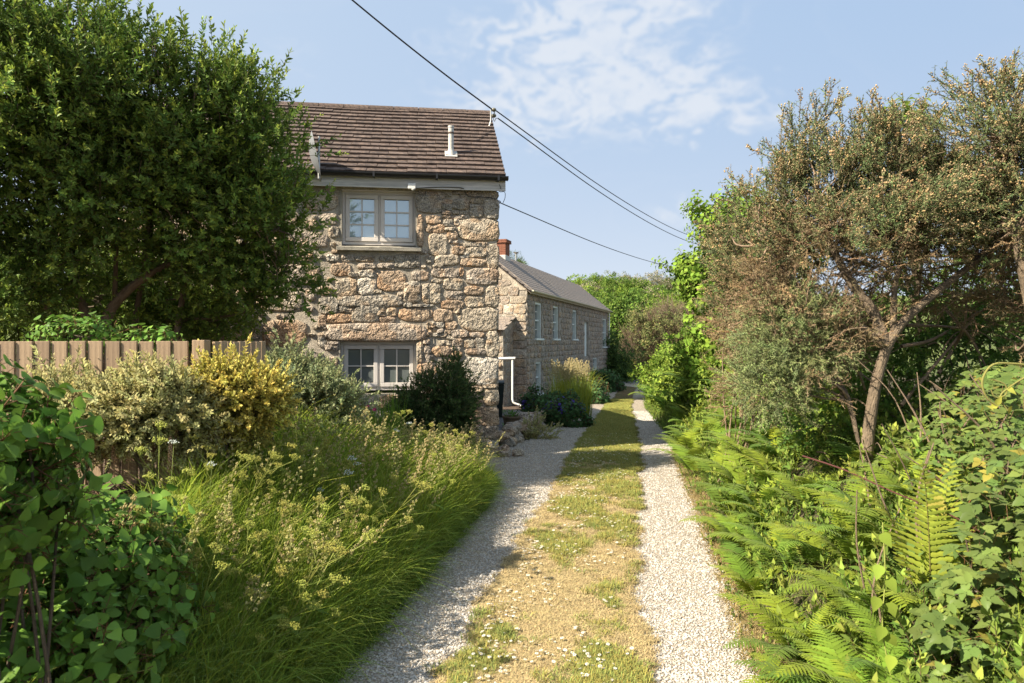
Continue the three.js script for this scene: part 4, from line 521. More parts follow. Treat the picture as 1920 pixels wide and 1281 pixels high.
// ---------------------------------------------------------------- left: fence, bank, shrubs, the big privet
{
  const F = thing('picket_fence', 'weathered timber fence of upright boards turning a corner before the tree', 'fence', V(0, 0, 0)), r = rngOf(61);
  const edges = [-32, -7, 1, 26, 35, 59, 68, 92, 101, 125, 134, 159, 166, 191, 199, 224, 230, 256, 262, 288, 293, 322, 326, 352]; const dF = (px) => mix(4.55, 4.8, Math.max(px, -60) / 390);
  const brd = [0.092, 0.097, 0.102].map((w) => rbox(w, 1.12, 0.022, 0.003));
  const putB = (x, y, z, ry, k) => { const m = part('board', brd[k % 3], M.woodF[Math.floor(r() * 3)], F); m.position.set(x, y - 0.56 + (r() - 0.5) * 0.008, z); m.rotation.set(0, ry, (r() - 0.5) * 0.01); };
  for (let k = 0; k < edges.length; k += 2) { const c = (edges[k] + edges[k + 1]) / 2, p = at(c, 641, dF(c)); putB(p.x, 1.8, p.z, 0.09, k / 2); for (const s of [-0.028, 0.028]) part('nail', new THREE.CylinderGeometry(0.0035, 0.0035, 0.004, 6).rotateX(Math.PI / 2), M.black, F).position.set(p.x + s, 1.68 + (r() - 0.5) * 0.008, p.z + 0.0125); }
  const c = at(375, 640, 4.8); part('post', rbox(0.088, 1.25, 0.1, 0.004), M.woodF[0], F).position.set(c.x, 1.805 - 0.62, c.z - 0.02);
  for (let k = 0; k < 9; k++) putB(-2.135, 1.8, -4.93 - k * 0.114, Math.PI / 2, k + 1);
  for (const y of [1.62, 1.02]) { const a = at(-40, 641, 4.55), m = part('rail', box(1.42, 0.07, 0.03), M.woodF[1], F); m.position.set((a.x + c.x) / 2 - 0.02, y, (a.z + c.z) / 2 - 0.055); m.rotation.y = Math.atan2(-(c.z - a.z), c.x - a.x); part('rail', box(0.04, 0.07, 1.05, -2.175, y, -5.4), M.woodF[1], F); }
}
function shrub(name, label, ells, kit, mat, n, s0, s1, seed, o = {}) {
  const r = rngOf(seed), c = ells[0].c, gy = o.gy ?? H(c.x, c.z), t = thing(name, label, o.cat ?? 'shrub', V(c.x, gy, c.z), o.group);
  const loc = ells.map((e) => ({ c: e.c.clone().sub(t.position), r: e.r })), st = [];
  const stems = o.stems ?? 5;
  for (let k = 0; k < stems; k++) { const e = loc[k % loc.length], b = V((r() - 0.5) * 0.16, -0.08, (r() - 0.5) * 0.16), tip = e.c.clone().add(rdir(r).multiply(V(e.r[0], e.r[1], e.r[2])).multiplyScalar(0.6)); st.push(tube([b, b.clone().lerp(tip, 0.4).add(V((r() - 0.5) * 0.12, 0.05, (r() - 0.5) * 0.12)), tip], o.r ?? 0.014, 0.004, 8, 5)); }
  if (stems) part('stem', merge(st), M.bark, t);
  instances('foliage', kit, mat, put(crownPoints(loc, n, r, o.inner ?? 0.5, o.up ?? 0.35, o.clump ?? 0.1), r, s0, s1), t);
  return t;
}
{
  // variegated shrubs by the fence
  shrub('variegated_shrub', 'pale variegated shrub nearest the ivy in front of the fence', [ell(165, 800, 80, 60, 4.35, 0.18), ell(110, 785, 45, 50, 4.35, 0.16), ell(225, 775, 40, 40, 4.4, 0.16)], kitVar, M.leaf, 900, 0.75, 1.2, 401, { inner: 0.15 });
  shrub('variegated_shrub', 'cream-green variegated shrub with bare stems before the fence boards', [ell(290, 772, 78, 48, 4.45, 0.22), ell(230, 785, 45, 40, 4.4, 0.18), ell(355, 775, 44, 44, 4.5, 0.18)], kitVar, M.leaf, 1100, 0.75, 1.2, 402, { inner: 0.15 });
  shrub('golden_shrub', 'bright yellow golden-leaved shrub at the fence corner', [ell(450, 745, 52, 42, 4.75, 0.2), ell(412, 732, 28, 24, 4.7, 0.14), ell(475, 765, 36, 36, 4.75, 0.16)], kitYellow, M.leaf, 1150, 0.8, 1.25, 403, { inner: 0.2 });
  shrub('sage_shrub', 'grey-green rounded shrub left of the lower window', [ell(560, 742, 70, 38, 7.0, 0.4), ell(530, 735, 50, 50, 6.8, 0.3), ell(612, 760, 48, 40, 7.0, 0.35), ell(575, 770, 80, 45, 6.6, 0.35)], kitSage, M.leaf, 1900, 1, 1.5, 404, { inner: 0.3 });
  shrub('dark_evergreen_shrub', 'dark green evergreen bush against the cottage wall', [ell(815, 775, 58, 70, 9.6, 0.4), ell(785, 790, 42, 38, 9.6, 0.36), ell(842, 740, 30, 48, 9.7, 0.3), ell(790, 820, 60, 45, 9.6, 0.36), ell(845, 800, 38, 50, 9.6, 0.3)], kitDark, M.leaf, 2600, 0.9, 1.4, 405, { inner: 0.35 });
  const cr = thing('crocosmia_clump', 'upright clump of sword-shaped green leaves before the lower window', 'plant', at(705, 770, 8.6).setY(H(-1.7, -8.6))); const r = rngOf(410), li = []; for (let k = 0; k < 60; k++) li.push({ p: V((r() - 0.5) * 0.6, 0, (r() - 0.5) * 0.35), roll: r() * 6.28, s: [1, 1.5 + 0.8 * r(), 1], dir: V((r() - 0.5) * 0.3, 1, (r() - 0.5) * 0.3).normalize() }); instances('leaves', kitBlade, M.grass, li, cr);
  for (const [px, py, k] of [[689, 762, 0], [702, 767, 1]]) { const p = at(px, py, 7.2), g = H(p.x, p.z), t = thing('pink_campion', ['upper of the two pink flowers among the grass heads', 'lower of the two pink flowers among the grass heads'][k], 'flower', V(p.x, g, p.z)), b = new MB(); for (let m = 0; m < 16; m++) b.leaf(V(0, p.y - g, 0), rdir(r).setZ(0.5), V(0, 0, 1), 0.028, 0.02, vary([0.6, 0.08, 0.26], r)); part('petals', b.geo(), M.flower, t); part('stem', tube([V(0, -0.03, 0), V(0.02, (p.y - g) / 2, 0), V(0, p.y - g, 0)], 0.004, 0.003, 6, 5), std({ color: rgb(0.15, 0.2, 0.05) }), t); }
}
{ // the big privet behind the fence
  const E = [[60, 150, 150, 130, 6.9], [10, 90, 90, 80, 6.9], [190, 170, 120, 105, 7.2], [290, 230, 115, 105, 7.5], [380, 262, 100, 100, 7.7], [440, 255, 66, 84, 7.9], [470, 320, 44, 78, 8.0], [515, 425, 50, 55, 8.0], [440, 420, 100, 90, 8.2], [360, 390, 130, 100, 8.0], [220, 350, 150, 120, 7.7], [60, 360, 150, 130, 7.3], [-60, 250, 140, 190, 6.9], [520, 505, 50, 55, 8.4], [475, 545, 65, 45, 8.6], [60, 500, 110, 70, 7.6], [440, 520, 60, 55, 8.6], [330, 560, 90, 60, 8.9], [180, 560, 90, 70, 8.7], [420, 600, 60, 35, 9.0], [-40, 520, 90, 100, 7.2]].map(([a, b, c, d, e]) => ell(a, b, c, d, e, c * e / FOCAL * 0.95));
  const base = at(205, 600, 8.2), t = thing('privet_tree', 'large leafy privet growing behind the fence and over the cottage wall', 'tree', V(base.x, H(base.x, base.z), base.z)), r = rngOf(420), o = t.position;
  const loc = E.map((e) => ({ c: e.c.clone().sub(o), r: e.r })), P = (px, py, d) => at(px, py, d).sub(o), tr = [];
  for (const [r0, pts] of [[0.07, [[195, 640, 8.2], [205, 585, 8.2], [270, 520, 8.1], [330, 490, 8.2], [420, 480, 8.3]]], [0.06, [[190, 650, 8.3], [150, 560, 8.2], [135, 430, 8.0], [170, 300, 7.8]]], [0.05, [[270, 520, 8.1], [280, 420, 8.0], [290, 340, 7.9], [300, 240, 7.8]]], [0.045, [[160, 650, 8.4], [60, 540, 8.1], [20, 400, 7.7], [30, 200, 7.2]]], [0.03, [[215, 560, 8.2], [218, 450, 7.9], [215, 370, 7.7], [200, 250, 7.5]]], [0.045, [[330, 640, 8.8], [345, 540, 8.7], [370, 420, 8.3], [410, 320, 8.0]]], [0.04, [[250, 640, 8.6], [260, 560, 8.6], [300, 430, 8.4], [380, 340, 8.1]]], [0.025, [[420, 480, 8.3], [480, 440, 8.2], [540, 390, 8.1]]], [0.02, [[340, 600, 8.8], [440, 590, 8.8], [520, 560, 8.6]]]]) tr.push(tube(pts.map((q) => P(...q)), r0, r0 * 0.35, 20, 7));
  for (let k = 0; k < 80; k++) { const e = loc[k % loc.length], a = e.c.clone().addScaledVector(rdir(r), e.r[0] * 0.2), b = e.c.clone().add(rdir(r).multiply(V(...e.r)).multiplyScalar(0.95)); tr.push(tube([a, a.clone().lerp(b, 0.5).add(rdir(r).multiplyScalar(0.08)), b], 0.012, 0.004, 6, 4)); }
  part('trunk', merge(tr), M.bark, t);
  const tw = []; for (let k = 0; k < 90; k++) { const e = loc[Math.floor(r() * 14)], n = rdir(r).setZ(0.4 + 0.6 * r()).normalize(), a = e.c.clone().add(n.clone().multiply(V(...e.r)).multiplyScalar(0.7)), b = a.clone().addScaledVector(n, 0.25).add(V((r() - 0.5) * 0.3, 0.25 + 0.2 * r(), 0)); tw.push(tube([a, a.clone().lerp(b, 0.5).add(rdir(r).multiplyScalar(0.04)), b], 0.008, 0.003, 6, 4)); } part('branches', merge(tw), M.deadWood, t);
  const pts = crownPoints(loc, 8800, r, 0.3, 0.6, 0.27), keep = pts.filter((e) => { const w = e.p.clone().add(o), py = 640.5 - (w.y - EYE) / -w.z * FOCAL, px = 960 + w.x / -w.z * FOCAL; return !(py > 470 && px > 120 && px < 460 && r() < sstep(470, 560, py) * 0.3); });
  const tips = crownPoints(loc.slice(0, 9), 1500, r, 0.86, 1.0, 0.22);
  instances('crown', kitPrivet, M.gloss, put(keep, r, 0.85, 1.35, 0.28), t); instances('shoots', kitPrivetLong, M.gloss, put(tips, r, 0.75, 1.15, 0.2), t);
}
shrub('shaded_hedge', 'dark evergreen hedge in deep shade beneath the privet', [ell(60, 560, 150, 90, 9.3, 0.5), ell(230, 570, 110, 75, 9.6, 0.35), ell(-120, 540, 150, 120, 9.2, 0.5), ell(360, 600, 80, 40, 9.6, 0.3)], kitPrivet, M.gloss, 2600, 0.9, 1.4, 425, { cat: 'hedge', inner: 0.4, clump: 0.2, stems: 9, r: 0.03 });
function ivyMass(name, label, ells, n, s0, s1, seed, kit = kitIvy, cat = 'ivy') { const r = rngOf(seed), c = ells[0].c, t = thing(name, label, cat, V(c.x, H(c.x, c.z), c.z)), loc = ells.map((e) => ({ c: e.c.clone().sub(t.position), r: e.r })); instances('foliage', kit, M.gloss, put(crownPoints(loc, n, r, 0.45, 0.1), r, s0, s1, 0.3), t); const st = []; for (let k = 0; k < 14; k++) { const e = loc[k % loc.length], b = e.c.clone().add(rdir(r).multiply(V(...e.r)).multiplyScalar(0.8)); st.push(tube([V((r() - 0.5) * 0.4, -0.1, (r() - 0.5) * 0.3), e.c.clone().add(rdir(r).multiplyScalar(0.1)), b], 0.008, 0.004, 8, 5)); } part('stem', merge(st), M.bark, t); return t; }
ivyMass('ivy_bush', 'bright ivy bush crowding the left edge close to the camera', [ell(0, 860, 75, 90, 2.2, 0.24), ell(-90, 820, 110, 90, 2.2, 0.3), ell(50, 930, 50, 65, 2.35, 0.2), ell(-30, 980, 100, 100, 2.3, 0.3)], 420, 0.4, 0.75, 430);
ivyMass('ivy_bank', 'dark ivy and hedge leaves shading the lower left bank', [ell(40, 1110, 170, 150, 2.8, 0.36), ell(180, 1030, 120, 75, 3.2, 0.3), ell(220, 1170, 105, 140, 3.0, 0.3), ell(-40, 1260, 180, 130, 2.5, 0.35), ell(120, 1260, 140, 100, 2.6, 0.28)], 1500, 0.42, 0.78, 431);
ivyMass('ivy_clump', 'green ivy clump showing over the fence top under the tree', [ell(150, 632, 70, 16, 5.4, 0.2), ell(280, 645, 45, 8, 5.4, 0.12)], 170, 0.4, 0.65, 432);
{ // bank vegetation: uncut grass, seed heads, umbels
  const r = rngOf(440), gr = [], lo = [], sd = [], um = [], um2 = [];
  const ok = (x, d) => { const [L] = lane(d); return x < L + 0.02; };
  const ar = []; for (let i = 0; i < 1500; i++) { const d = 2.4 + 6.6 * r(), L = lane(d)[0], x = L - 0.18 - 0.4 * r(); if (d > 8.4 && x > -0.75) continue; const k = 0.8 + 0.5 * r(); ar.push({ p: V(x, H(x, -d) - 0.02, -d), dir: V(0.25 + (r() - 0.5) * 0.4, 1, (r() - 0.5) * 0.5).normalize(), roll: r() * 6.28, s: 0.5 + 0.5 * r(), c: [k * (1 + 0.4 * r()), k, k] }); }
  for (let i = 0; i < 15000; i++) {
    const d = 2.3 + 7.4 * r(), L = lane(d)[0], w = mix(1.15, 1.7, sstep(3, 6, d)) - 0.4 * sstep(8, 9.6, d), u = r(), x = L + 0.05 - w * Math.pow(u, 0.85); if (x < -2.05 && d < 6) continue; if (d > 8.6 && x > -0.75) continue;
    if (L - x < 0.05 + 0.16 * (0.5 + 0.5 * N2(d * 2.2, 40)) * r()) continue; const p = V(x, H(x, -d) - 0.02, -d), k = 0.75 + 0.5 * r(), y = r(), c = [k * (1 + 0.55 * y * y), k * (1 + 0.12 * y), k]; const near = sstep(0, 0.5, L - x), lean = V(0.45 * (1 - near) + (r() - 0.5) * 0.35, 1, (r() - 0.5) * 0.35).normalize();
    if (near < 0.25 || r() < 0.25) lo.push({ p, dir: lean, roll: r() * 6.28, s: mix(0.75, 1.2, near) * (0.6 + 0.6 * r()), c }); else gr.push({ p, dir: lean, roll: r() * 6.28, s: mix(0.42, 1, near) * (0.7 + 0.55 * r()) * mix(1, 0.8, sstep(5, 3, d)), c });
  }
  for (let i = 0; i < 520; i++) { const d = 3.0 + 5.8 * r(), L = lane(d)[0], x = L - 0.3 - 1.1 * r(); if (x < -2.0 && d < 6) continue; const p = V(x, H(x, -d), -d), e = { p, dir: V(0.32 + (r() - 0.5) * 0.6, 1, (r() - 0.5) * 0.5).normalize(), roll: r() * 6.28, s: 0.55 + 0.4 * r(), c: [1.0, 0.95 + 0.2 * r(), 0.9] }; const dd = sstep(4.6, 6.2, d); if (r() < 0.62 + 0.3 * dd) sd.push(e); else (r() < 0.5 ? um : um2).push(e); }
  const Gs = (n, l, k, m, list, c) => Object.assign(instances(n, k, m, list, scene).userData, { label: l, category: c });
  Gs('long_grass', 'long uncut green grass on the left bank', kitGrass, M.grass, gr, 'grass'); Gs('arching_blades', 'broad bright grass blades arching over the left gravel edge', grassKit(29, 9, 0.48, 0.0095, 0.05, [0.22, 0.34, 0.045], 1.15), M.grass, ar, 'grass'); Gs('arching_grass', 'low arching grass spilling onto the left wheel track', kitGrassLow, M.grass, lo, 'grass'); Gs('seed_grass', 'tan seed heads of cocksfoot grass on the left bank', kitSeed, M.grass, sd, 'grass');
  Gs('umbel_weeds', 'tall yellow-green umbel seed heads leaning over the left bank', kitUmbel, M.grass, um, 'weeds'); Gs('low_umbel_weeds', 'shorter yellow-green umbel weeds among the bank grass', kitUmbel2, M.grass, um2, 'weeds');
  const wf = new MB(); for (let k = 0; k < 24; k++) wf.blob(V((r() - 0.5) * 0.05, 0.5 + (r() - 0.5) * 0.015, (r() - 0.5) * 0.05), 0.0038, [0.7, 0.75, 0.7]); wf.stick(V(0, 0, 0), V(0, 0.5, 0), 0.002, [0.2, 0.25, 0.07]);
  const wl = []; for (let k = 0; k < 9; k++) { const d = 3.4 + 4.5 * r(), x = lane(d)[0] - 0.4 - 0.9 * r(); wl.push({ p: V(x, H(x, -d), -d), dir: V((r() - 0.5) * 0.4, 1, (r() - 0.5) * 0.4).normalize(), s: 1 + 0.5 * r() }); } Gs('white_flowers', 'small white flower heads dotted through the left bank', wf.geo(), M.flower, wl, 'flowers');
  const pn = new MB(); for (let k = 0; k < 60; k++) { const t = k / 60, a = k * 2.4; pn.blob(V(Math.cos(a) * 0.013 * (1 - 0.6 * t), 0.12 + 0.2 * t, Math.sin(a) * 0.013 * (1 - 0.6 * t)), 0.006, vary([0.6, 0.38, 0.24], r, 0.2), 1.4); } pn.stick(V(0, 0, 0), V(0, 0.32, 0), 0.004, [0.4, 0.25, 0.12]);
  const pl = []; for (const [px, py, d] of [[125, 880, 4.2], [215, 860, 4.3], [240, 850, 4.3], [325, 845, 4.4], [318, 880, 4.3], [385, 800, 4.7], [435, 830, 4.8], [440, 780, 5.2], [270, 1120, 3.2]]) { const p = at(px, py, d); pl.push({ p: V(p.x, Math.max(H(p.x, p.z), p.y - 0.15), p.z), s: 0.8 + 0.4 * r(), dir: V((r() - 0.5) * 0.2, 1, 0).normalize() }); } Gs('pennywort_spikes', 'pinkish tan flower spikes along the foot of the fence', pn.geo(), M.twig, pl, 'flower spikes');
  // plants of the yard front
  const mound = (name, label, px, d, rx, h, kit, n, s0, s1, seed, mat = M.leaf) => { const x = (px - 960) / FOCAL * d; return shrub(name, label, [{ c: V(x, H(x, -d) + h * 0.5, -d), r: [rx, h * 0.55, rx * 0.9] }, { c: V(x + rx * 0.5, H(x, -d) + h * 0.35, -d + 0.2), r: [rx * 0.7, h * 0.45, rx * 0.6] }], kit, mat, n, s0, s1, seed, { cat: 'plant', stems: 0, inner: 0.3 }); };
  const kitGer = bigLeafKit(9, { n: 6, len: 0.16, l: 0.06, wide: 1.0, col: [0.07, 0.14, 0.05] });
  for (const [px, d, rx, h, l, seed] of [[1058, 16, 0.42, 0.58, 'mound of purple-flowered geranium beside the lane', 450], [1002, 19.5, 0.4, 0.5, 'purple-flowered geranium near the downpipe foot', 451]]) { const t = mound('purple_geranium', l, px, d, rx, h, kitGer, 420, 0.8, 1.3, seed); const fb = new MB(); for (let k = 0; k < 6; k++) { const a = k * 2.4; fb.leaf(V(0, 0, 0), V(Math.cos(a), 0.5, Math.sin(a)), YUP, 0.025, 0.022, [0.13, 0.09, 0.45], [0.3, 1, 0.7]); } const li = crownPoints([{ c: V(0, h * 0.62, 0), r: [rx * 1.05, h * 0.5, rx] }], 260, r, 0.9, 0.6).filter((e) => e.p.y > h * 0.55); instances('flowers', fb.geo(), M.flower, put(li, r, 0.9, 1.5, 0.3), t); }
  const tall = thing('tall_grass_clump', 'tall pale grass clump under the long house windows', 'grass', V(1.75, H(1.75, -20.5), -20.5)), tl = []; for (let k = 0; k < 110; k++) { const a = r() * 6.28, q = Math.sqrt(r()); tl.push({ p: V(Math.cos(a) * q * 0.55, 0, Math.sin(a) * q * 2.0), roll: r() * 6, s: [1.6, 2.1 + 1 * r(), 1.6], c: [1.0 + 0.4 * r(), 0.95, 0.9], dir: V((r() - 0.5) * 0.4, 1, (r() - 0.5) * 0.4).normalize() }); } instances('blades', kitGrass, M.grass, tl, tall); const ts = []; for (let k = 0; k < 110; k++) ts.push({ p: V((r() - 0.5) * 0.9, 0.1, (r() - 0.5) * 3.6), roll: r() * 6, s: [1.7, 1.5 + 0.4 * r(), 1.7], dir: V((r() - 0.5) * 0.3, 1, (r() - 0.5) * 0.3).normalize() }); instances('seed_heads', kitSeed, M.grass, ts, tall);
  mound('green_border_plant', 'leafy green border plants before the long house door', 1095, 27, 0.8, 0.9, kitGer, 700, 1.2, 2, 460); mound('green_border_plant', 'green border plants at the far end of the long house', 1125, 34, 0.9, 0.9, kitGer, 700, 1.3, 2.2, 461);
  mound('green_border_plant', 'dark leafy plants between the two purple geraniums', 1025, 19, 0.45, 0.7, kitGer, 400, 1, 1.6, 462); mound('edging_plant', 'tuft of mixed greenery on the low stone edging', 1005, 13.3, 0.22, 0.3, kitVar, 260, 0.8, 1.2, 463);
}
// ---------------------------------------------------------------- right bank: bracken, gorse, brambles
function frondKit(seed, o) { // bracken frond: arching rachis carrying paired toothed pinnae
  const r = rngOf(seed), b = new MB(), L = o.len, K = 24, pts = [V(0, 0, 0)]; for (let k = 0; k < K; k++) { const a = mix(o.a0, o.a1, Math.pow(k / K, 1.2)); pts.push(pts[k].clone().add(V(0, Math.cos(a), Math.sin(a)).multiplyScalar(L / K))); }
  const arc = (t) => { const f = Math.min(K - 1e-3, Math.max(0, t * K)), i = Math.floor(f); return pts[i].clone().lerp(pts[i + 1], f - i); };
  for (let k = 0; k < 8; k++) b.stick(arc(k / 8), arc((k + 1) / 8), 0.0045 * (1 - k / 10), [0.26, 0.24, 0.07]);
  const saw = [0.35, 1, 0.62, 0.95, 0.55, 0.82, 0.42, 0.6, 0.25, 0.32, 0];
  for (let k = 0; k < o.pairs; k++) for (const s of [-1, 1]) {
    const u = (k + (s > 0 ? 0.35 : 0)) / o.pairs, t = 0.2 + 0.8 * u, p = arc(t), tan = arc(t + 0.02).sub(arc(t - 0.02)).normalize(), up = V(0, 0, 0).crossVectors(tan, V(1, 0, 0)).negate().normalize(); if (up.y < 0 && tan.y > -0.5) up.negate();
    const len = L * o.wide * Math.pow(1 - u, 0.75) * (0.55 + 0.45 * sstep(0, 0.18, u)) * (0.9 + 0.2 * r()) + 0.006, d = V(s, 0, 0).addScaledVector(tan, 0.4 + 0.25 * u).addScaledVector(up, (r() - 0.5) * 0.2).normalize();
    b.leaf(p, d, up, len, o.blade * (0.5 + 0.5 * (1 - u)), vary(o.col, r, 0.18), saw, 0.18, 0.16);
  }
  return b.geo();
}
const fronds = [frondKit(501, { len: 0.85, a0: 0.3, a1: 2.0, pairs: 25, wide: 0.28, blade: 0.038, col: [0.22, 0.31, 0.035] }), frondKit(502, { len: 0.75, a0: 0.15, a1: 1.7, pairs: 23, wide: 0.3, blade: 0.038, col: [0.28, 0.36, 0.04] }), frondKit(503, { len: 0.8, a0: 0.5, a1: 1.9, pairs: 25, wide: 0.27, blade: 0.036, col: [0.17, 0.26, 0.035] }), frondKit(504, { len: 0.8, a0: 0.05, a1: 0.7, pairs: 22, wide: 0.24, blade: 0.03, col: [0.34, 0.4, 0.055] })];
let ferns = 0;
function fern(x, d, s, n, seed, label, kinds = [0, 1, 2], lift = 0) {
  const r = rngOf(seed), t = thing('bracken_fern', label, 'fern', V(x, H(x, -d) - 0.03 + lift, -d), 'bracken ferns along the right bank'); t.scale.setScalar(s);
  const a0 = r() * 6.28; for (let k = 0; k < n; k++) { const m = part('frond', fronds[kinds[Math.floor(r() * kinds.length)]], M.ferns[Math.floor(r() * 4)], t); const a = a0 + k / n * 6.28 + (r() - 0.5) * 0.6; m.rotation.set((r() - 0.5) * 0.3, a, 0, 'YXZ'); m.scale.setScalar(0.8 + 0.4 * r()); m.position.set((r() - 0.5) * 0.1, 0, (r() - 0.5) * 0.1); }
  ferns++;
}
{
  const r = rngOf(510), G = 'green bracken fern in the mass along the right bank';
  for (let k = 0; k < 44; k++) { const d = 2.5 + 4.3 * r(), R = lane(d)[3], x = R + 0.2 + 0.95 * Math.pow(r(), 1.1); if (x / d > 0.62 && d < 3.6) continue; fern(x, d, 0.5 + 0.22 * r(), 5 + Math.floor(r() * 3), 1520 + k, 'bracken fern close to the camera on the right bank'); }
  for (let k = 0; k < 44; k++) { const d = 6.2 + 7 * r(), R = lane(d)[3], x = R + 0.15 + 1.25 * r(); fern(x, d, 0.72 + 0.3 * r(), 5 + Math.floor(r() * 3), 580 + k, 'bracken fern below the old gorse along the right bank'); }
  for (let k = 0; k < 34; k++) { const d = 13 + 13 * r(), R = lane(d)[3], x = R + 0.2 + 1.6 * r(); fern(x, d, 1.15 + 0.4 * r(), 5, 640 + k, 'small distant bracken fern near the lane mouth on the right bank'); }
  const y = at(1745, 1160, 3.05); fern(y.x, 3.05, 0.92, 4, 700, 'tall yellow-green fern standing upright beside the brambles', [3], 0.05);
  const sp = scene.children[scene.children.length - 1]; sp.children.forEach((m, k) => { m.rotation.set(-0.2 + 0.12 * k, [0.5, -0.7, 2.4, -2.2][k], 0, 'YXZ'); }); delete sp.userData.group; sp.name = numbered('upright_fern');
}
// gorse
function gorseKit(seed, o) { const r = rngOf(seed), b = new MB(), L = 0.26; const tip = V(0.03, L, 0); b.stick(V(0, 0, 0), tip, 0.004, o.stem); for (let k = 0; k < 5; k++) { const t = 0.2 + 0.15 * k, a = k * 2.4 + r(), p = V(0.03 * t, L * t, 0), q = p.clone().add(V(Math.cos(a) * 0.06, 0.06, Math.sin(a) * 0.06)); b.stick(p, q, 0.0022, o.stem); for (let m = 0; m < 9; m++) spine(p.clone().lerp(q, 0.2 + 0.8 * m / 9)); }
  function spine(p) { const d = rdir(r).addScaledVector(YUP, 0.35).normalize(), s = V(0, 0, 0).crossVectors(d, rdir(r)).normalize(), l = 0.016 + 0.016 * r(), c = vary(o.col, r, 0.3); const A = b.pt(p.clone().addScaledVector(s, 0.0026), c), B = b.pt(p.clone().addScaledVector(s, -0.0026), c), C = b.pt(p.clone().addScaledVector(d, l), c.map((x) => x * 1.2)); b.t(A, B, C); }
  for (let m = 0; m < o.spines; m++) { const t = 0.1 + 0.9 * m / o.spines; spine(V(0.03 * t, L * t, 0)); }
  for (let m = 0; m < o.pods; m++) { const t = 0.5 + 0.5 * r(), c = vary([0.36, 0.26, 0.13], r, 0.3); b.blob(V(0.03 * t, L * t, 0).addScaledVector(rdir(r), 0.025), 0.0072, c, 1.4); }
  return b.geo(); }
const gGreen = gorseKit(801, { stem: [0.16, 0.15, 0.07], col: [0.13, 0.19, 0.07], spines: 70, pods: 5 }), gPod = gorseKit(802, { stem: [0.2, 0.15, 0.09], col: [0.18, 0.21, 0.08], spines: 50, pods: 16 }), gBrown = gorseKit(803, { stem: [0.26, 0.17, 0.1], col: [0.27, 0.21, 0.11], spines: 62, pods: 0 }), gSoft = gorseKit(804, { stem: [0.2, 0.2, 0.1], col: [0.24, 0.3, 0.11], spines: 80, pods: 0 });
function gorse(label, base, limbs, tops, browns, seed, n1, n2, extra) {
  const t = thing('gorse_bush', label, 'gorse', base), r = rngOf(seed), o = base, loc = (E) => E.map((e) => ({ c: e.c.clone().sub(o), r: e.r })), T = loc(tops), B = loc(browns), tr = [];
  for (const [r0, pts] of limbs) tr.push(tube(pts.map((q) => at(...q).sub(o)), r0, r0 * 0.4, 22, 7));
  if (tr.length) part('trunk', merge(tr), M.bark, t);
  const br = []; const all = [...T, ...B]; const joints = limbs.flatMap(([, p]) => p.slice(1).map((q) => at(...q).sub(o)));
  for (let k = 0; k < (joints.length ? 90 : 16); k++) { const e = all[k % all.length], tip = e.c.clone().add(rdir(r).multiply(V(...e.r)).multiplyScalar(0.85)), from = joints.length ? joints.reduce((a, q) => (q.distanceTo(tip) < a.distanceTo(tip) ? q : a)) : V((r() - 0.5) * 0.3, 0, (r() - 0.5) * 0.3); br.push(tube([from, from.clone().lerp(tip, 0.5).add(rdir(r).multiplyScalar(0.12)), tip], 0.011, 0.004, 7, 4)); }
  part('branches', merge(br), M.deadWood, t);
  const pts = crownPoints(T, n1, r, 0.3, 0.9, 0.13), bp = crownPoints(B, n2, r, 0.15, 0.3, 0.16);
  instances('green_crown', gGreen, M.twig, put(pts.filter((_, i) => i % 2), r, 0.6, 1.05, 0.3), t); instances('podded_crown', gPod, M.twig, put(pts.filter((_, i) => i % 2 === 0), r, 0.6, 1.05, 0.3), t); if (bp.length) instances('dead_brown_twigs', gBrown, M.twig, put(bp, r, 0.6, 1.1, 0.35), t);
  if (extra) instances('soft_green_growth', gSoft, M.twig, put(crownPoints(loc(extra), extra.n ?? 700, r, 0.3, 0.4), r, 0.6, 1, 0.25), t);
}
